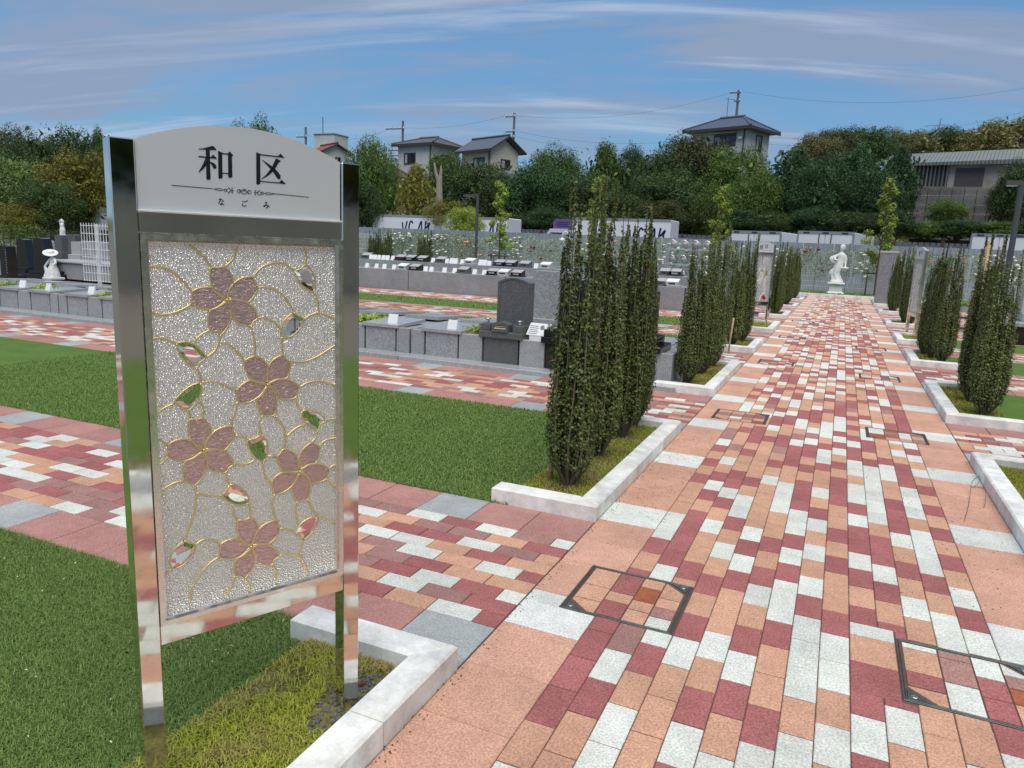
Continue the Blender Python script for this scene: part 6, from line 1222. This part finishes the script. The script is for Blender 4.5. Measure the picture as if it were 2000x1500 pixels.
obj('awning', MB().box(-.6, 2.0, -2.9, -2.21, 4.86, 4.92), M_RT, h3); obj('lower_roof', MB().add([(1.6, -3.3, 2.4), (3.8, -3.3, 2.4), (3.1, -2.22, 3.1), (2.1, -2.22, 3.1), (1.6, -3.3, 2.25), (3.8, -3.3, 2.25), (3.1, -2.22, 2.95), (2.1, -2.22, 2.95)], [(0, 1, 2, 3), (7, 6, 5, 4), (0, 4, 5, 1), (1, 5, 6, 2), (2, 6, 7, 3), (3, 7, 4, 0)]), M_RB, h3); obj('air_conditioner', MB().rbox(2.2, 2.6, -2.45, -2.21, 4.3, 4.55, .03), M_TWH, h3)
h5 = house('e', 'white house with red tiled gable roof right behind the sign top', hloc(643, 300, 72, 5.4), math.radians(-28), 3.9, 3.2, 5.4, 'gable', M_RR, M_STUC, .4, 1.0); win(h5, 'r', .2, 3.9, .5, .9, 3.9, 3.2)
h6 = house('f', 'brown tiled low house between the red roof and the olive tree', hloc(748, 345, 66, 3.4), math.radians(-35), 4.0, 3.6, 3.4, 'hip', M_RBR, M_CREAMW, .4, 1.4, .5)
P_ = at(647, 281, 84); Q_ = at(647, 266, 84); t = thing('rooftop_box', 'pale concrete roof tower rising behind the red roof', 'building', (P_.x, 84, P_.z-6)); obj('wall', MB().box(-1.7, 1.7, -1.5, 1.5, -3, Q_.z-P_.z+6), M_STUC, t); obj('coping', MB().box(-1.8, 1.8, -1.6, 1.6, Q_.z-P_.z+6.001, Q_.z-P_.z+6.12), M_RT, t); obj('mast', MB().tube([(-1.4, 0, Q_.z-P_.z+6.1), (-1.4, 0, Q_.z-P_.z+8.6)], .05, 6), M_EAVE, t)
# slatted house on the retaining wall
L_ = hloc(1925, 322, 72, 3.0); h4 = thing('house', 'pale metal roofed house with slatted lattice wall above the stained retaining wall', 'house', L_, math.radians(-10))
obj('wall', MB().box(-2.4, 3.6, -2.5, 2.5, -.2, 3.0), mat('weathered_render', s2l(158, 152, 142), .9, stain=(.6, .3)), h4); obj('roof', MB().add([(-7.6, -3.1, 2.9), (4.4, -3.1, 3.1), (3.4, .6, 4.3), (-7.2, .6, 4.1), (-7.6, -3.1, 2.75), (4.4, -3.1, 2.95), (3.4, .6, 4.15), (-7.2, .6, 3.95)], [(0, 1, 2, 3), (7, 6, 5, 4), (0, 4, 5, 1), (1, 5, 6, 2), (2, 6, 7, 3), (3, 7, 4, 0)]).add([(3.4, .6, 4.3), (-7.2, .6, 4.1), (-7.2, 3.5, 3.0), (4.4, 3.5, 3.0), (3.4, .6, 4.15), (-7.2, .6, 3.95), (-7.2, 3.5, 2.85), (4.4, 3.5, 2.85)], [(0, 1, 2, 3), (7, 6, 5, 4), (0, 4, 5, 1), (1, 5, 6, 2), (2, 6, 7, 3), (3, 7, 4, 0)]), M_RT, h4)
obj('shutter', MB().box(-1.9, .1, -2.56, -2.501, .3, 2.5), M_SHUT, h4); obj('eave_board', MB().box(-7.5, 4.3, -3.14, -3.101, 2.72, 2.9), M_RT, h4); obj('lattice_backing', MB().box(-7.2, -2.41, -2.4, -2.2, -.2, 2.8), M_SHUT, h4)
for k in range(17): obj('slat', MB().box(-7.2+.29*k, -7.08+.29*k, -2.62, -2.45, -.4, 2.86), M_RT, h4)
M_CONC = mat('stained_concrete', s2l(118, 116, 112), .9, stain=(.45, .5), speck=(8, .12)); a = at(1790, 366, 66); b = at(2010, 366, 66); c = at(1900, 432, 66); rwz = c.z-1.5
rw = thing('retaining_wall', 'stained concrete block retaining wall under the slatted house', 'wall', (a.x, 66, rwz)); Lw = b.x-a.x; Hh = a.z-rwz; nc = 9; nr = 6
obj('backing', MB().box(0, Lw, .05, 2.5, 0, Hh-.02), M_CONC, rw)
for r_ in range(nr):
    for k in range(nc): obj('block', MB().box(Lw*k/nc+.03, Lw*(k+1)/nc-.03, -.18+.10*r_*.3, .2, Hh*r_/nr+.03, Hh*(r_+1)/nr-.03, .02), M_CONC, rw)
for r_ in range(1, nr+1): obj('rail_pipe', MB().tube([(-1.0, -.32, Hh*r_/nr), (Lw, -.32, Hh*r_/nr)], .035, 5), M_RT, rw)
P_ = at(2010, 330, 70); e_ = struct(obj('terrace', MB().box(a.x, b.x+25, 67.5, 90, 0, a.z-.05), M_GROUND))
# ------------------------------------------------------------------ utility poles and wires
M_UPOLE = mat('utility_pole', s2l(108, 108, 108), .8); M_WIRE = mat('wire', s2l(52, 60, 74), .6)
UP_ = {}
def upole(key, px, yt, yb, Y, lab, arms):
    a = at(px, yt, Y); g0 = hill(a.x, Y); t = thing('utility_pole', lab, 'utility pole', (a.x, Y, g0)); h = a.z-g0; obj('pole', MB().tube([(0, 0, -.2), (0, 0, h)], [.19, .13], 8), M_UPOLE, t); UP_[key] = (a.x, Y, a.z)
    for (dz, x0, x1) in arms:
        ar = obj('cross_arm', MB().box(x0, x1, -.22, -.14, h-dz-.06, h-dz+.06), M_UPOLE, t); n_ = max(2, int((x1-x0)/.45))
        for k in range(n_): obj('insulator', MB().lathe([(.06, 0), (.08, .06), (.05, .12), (.07, .16), (0, .2)], 8, (x0+.1+(x1-x0-.2)*k/(n_-1), -.18, h-dz+.061)), M_TWH, ar)
upole('p0', 597, 248, 290, 74, 'utility pole left of the roof tower', [(1.2, -1.3, .3), (3.0, -1.0, .3)])
upole('p1', 787, 236, 285, 74, 'utility pole behind the grey hip roofed house', [(.9, -2.2, .3), (3.3, -1.8, .2), (3.9, -1.8, .2), (4.5, -1.8, .2)])
upole('p2', 1005, 221, 275, 76, 'utility pole behind the blue gabled house', [(.4, -1.0, .2), (2.0, -.9, .2), (2.6, -.9, .2)])
upole('p3', 1443, 176, 240, 86, 'tall utility pole above the hilltop house', [(.3, -.9, .3), (1.2, -.4, .3), (4.8, -.7, .7), (5.5, -.7, .7)])
t_ = at(1427, 196, 80); tb = at(1425, 238, 80); t = thing('antenna', 'thin television antenna on the hilltop house roof', 'antenna', (t_.x, 78.5, tb.z-1.5)); hh = t_.z-tb.z+1.5
obj('mast', MB().tube([(0, 0, 0), (0, 0, hh)], .035, 5), M_UPOLE, t); obj('boom', MB().tube([(-.3, 0, hh-.1), (.9, 0, hh-.3)], .025, 4).tube([(-.2, 0, hh-2.2), (.6, 0, hh-2.2)], .025, 4), M_UPOLE, t)
t_ = at(1833, 232, 75); t = thing('antenna', 'television antenna above the slatted house', 'antenna', (t_.x, 75, t_.z-4.5)); obj('mast', MB().tube([(0, 0, 0), (.2, 0, 4.5)], .03, 5), M_UPOLE, t); obj('boom', MB().tube([(-1.0, 0, 3.9), (.5, 0, 4.0)], .025, 4), M_UPOLE, t)
def wire(a, b, sag, lab, r_=.011):
    a, b = Vector(a), Vector(b); tag(obj('power_line', MB().tube([a.lerp(b, k/14)-Vector((0, 0, sag*4*(k/14)*(1-k/14))) for k in range(15)], r_, 4), M_WIRE), lab, 'power line', 'overhead power lines')
def ofs(k, dx, dz): p = UP_[k]; return (p[0]+dx, p[1]-.18, p[2]+dz)
wire(ofs('p0', .2, -1.0), ofs('p1', -1.2, -.75), .9, 'sagging line from the pole by the roof tower to the hip roof pole')
for k, (d1, d2, sg) in enumerate(((-.8, -.2, .5), (-3.2, -1.9, 1.6), (-3.8, -2.2, 1.7), (-4.4, -2.5, 1.8))): wire(ofs('p1', 0, d1), ofs('p2', -.6, d2), sg, ('topmost', 'second', 'third', 'lowest')[k]+' line strung between the two poles behind the houses')
for k, (d1, d2, sg) in enumerate(((-.3, -.2, 1.2), (-1.9, -4.6, 1.2), (-2.5, -5.3, 1.3))): wire(ofs('p2', .2, d1), ofs('p3', -.6, d2), sg, ('topmost', 'middle', 'lowest')[k]+' line rising from the blue gable pole to the hilltop pole')
for k, (d1, py, sg) in enumerate(((-.2, 150, 1.6), (-4.6, 190, 1.8), (-5.4, 200, 1.8))): wire(ofs('p3', .5, d1), at(2080, py+6, 88), sg, ('topmost', 'middle', 'lowest')[k]+' line running from the hilltop pole off the right edge')
for k, d in enumerate((-3.2, -3.8, -4.4)): wire(ofs('p1', -1.6, d), at(480, 330+6*k, 74), 1.4, ('topmost', 'middle', 'lowest')[k]+' line from the hip roof pole down to the left behind the sign')
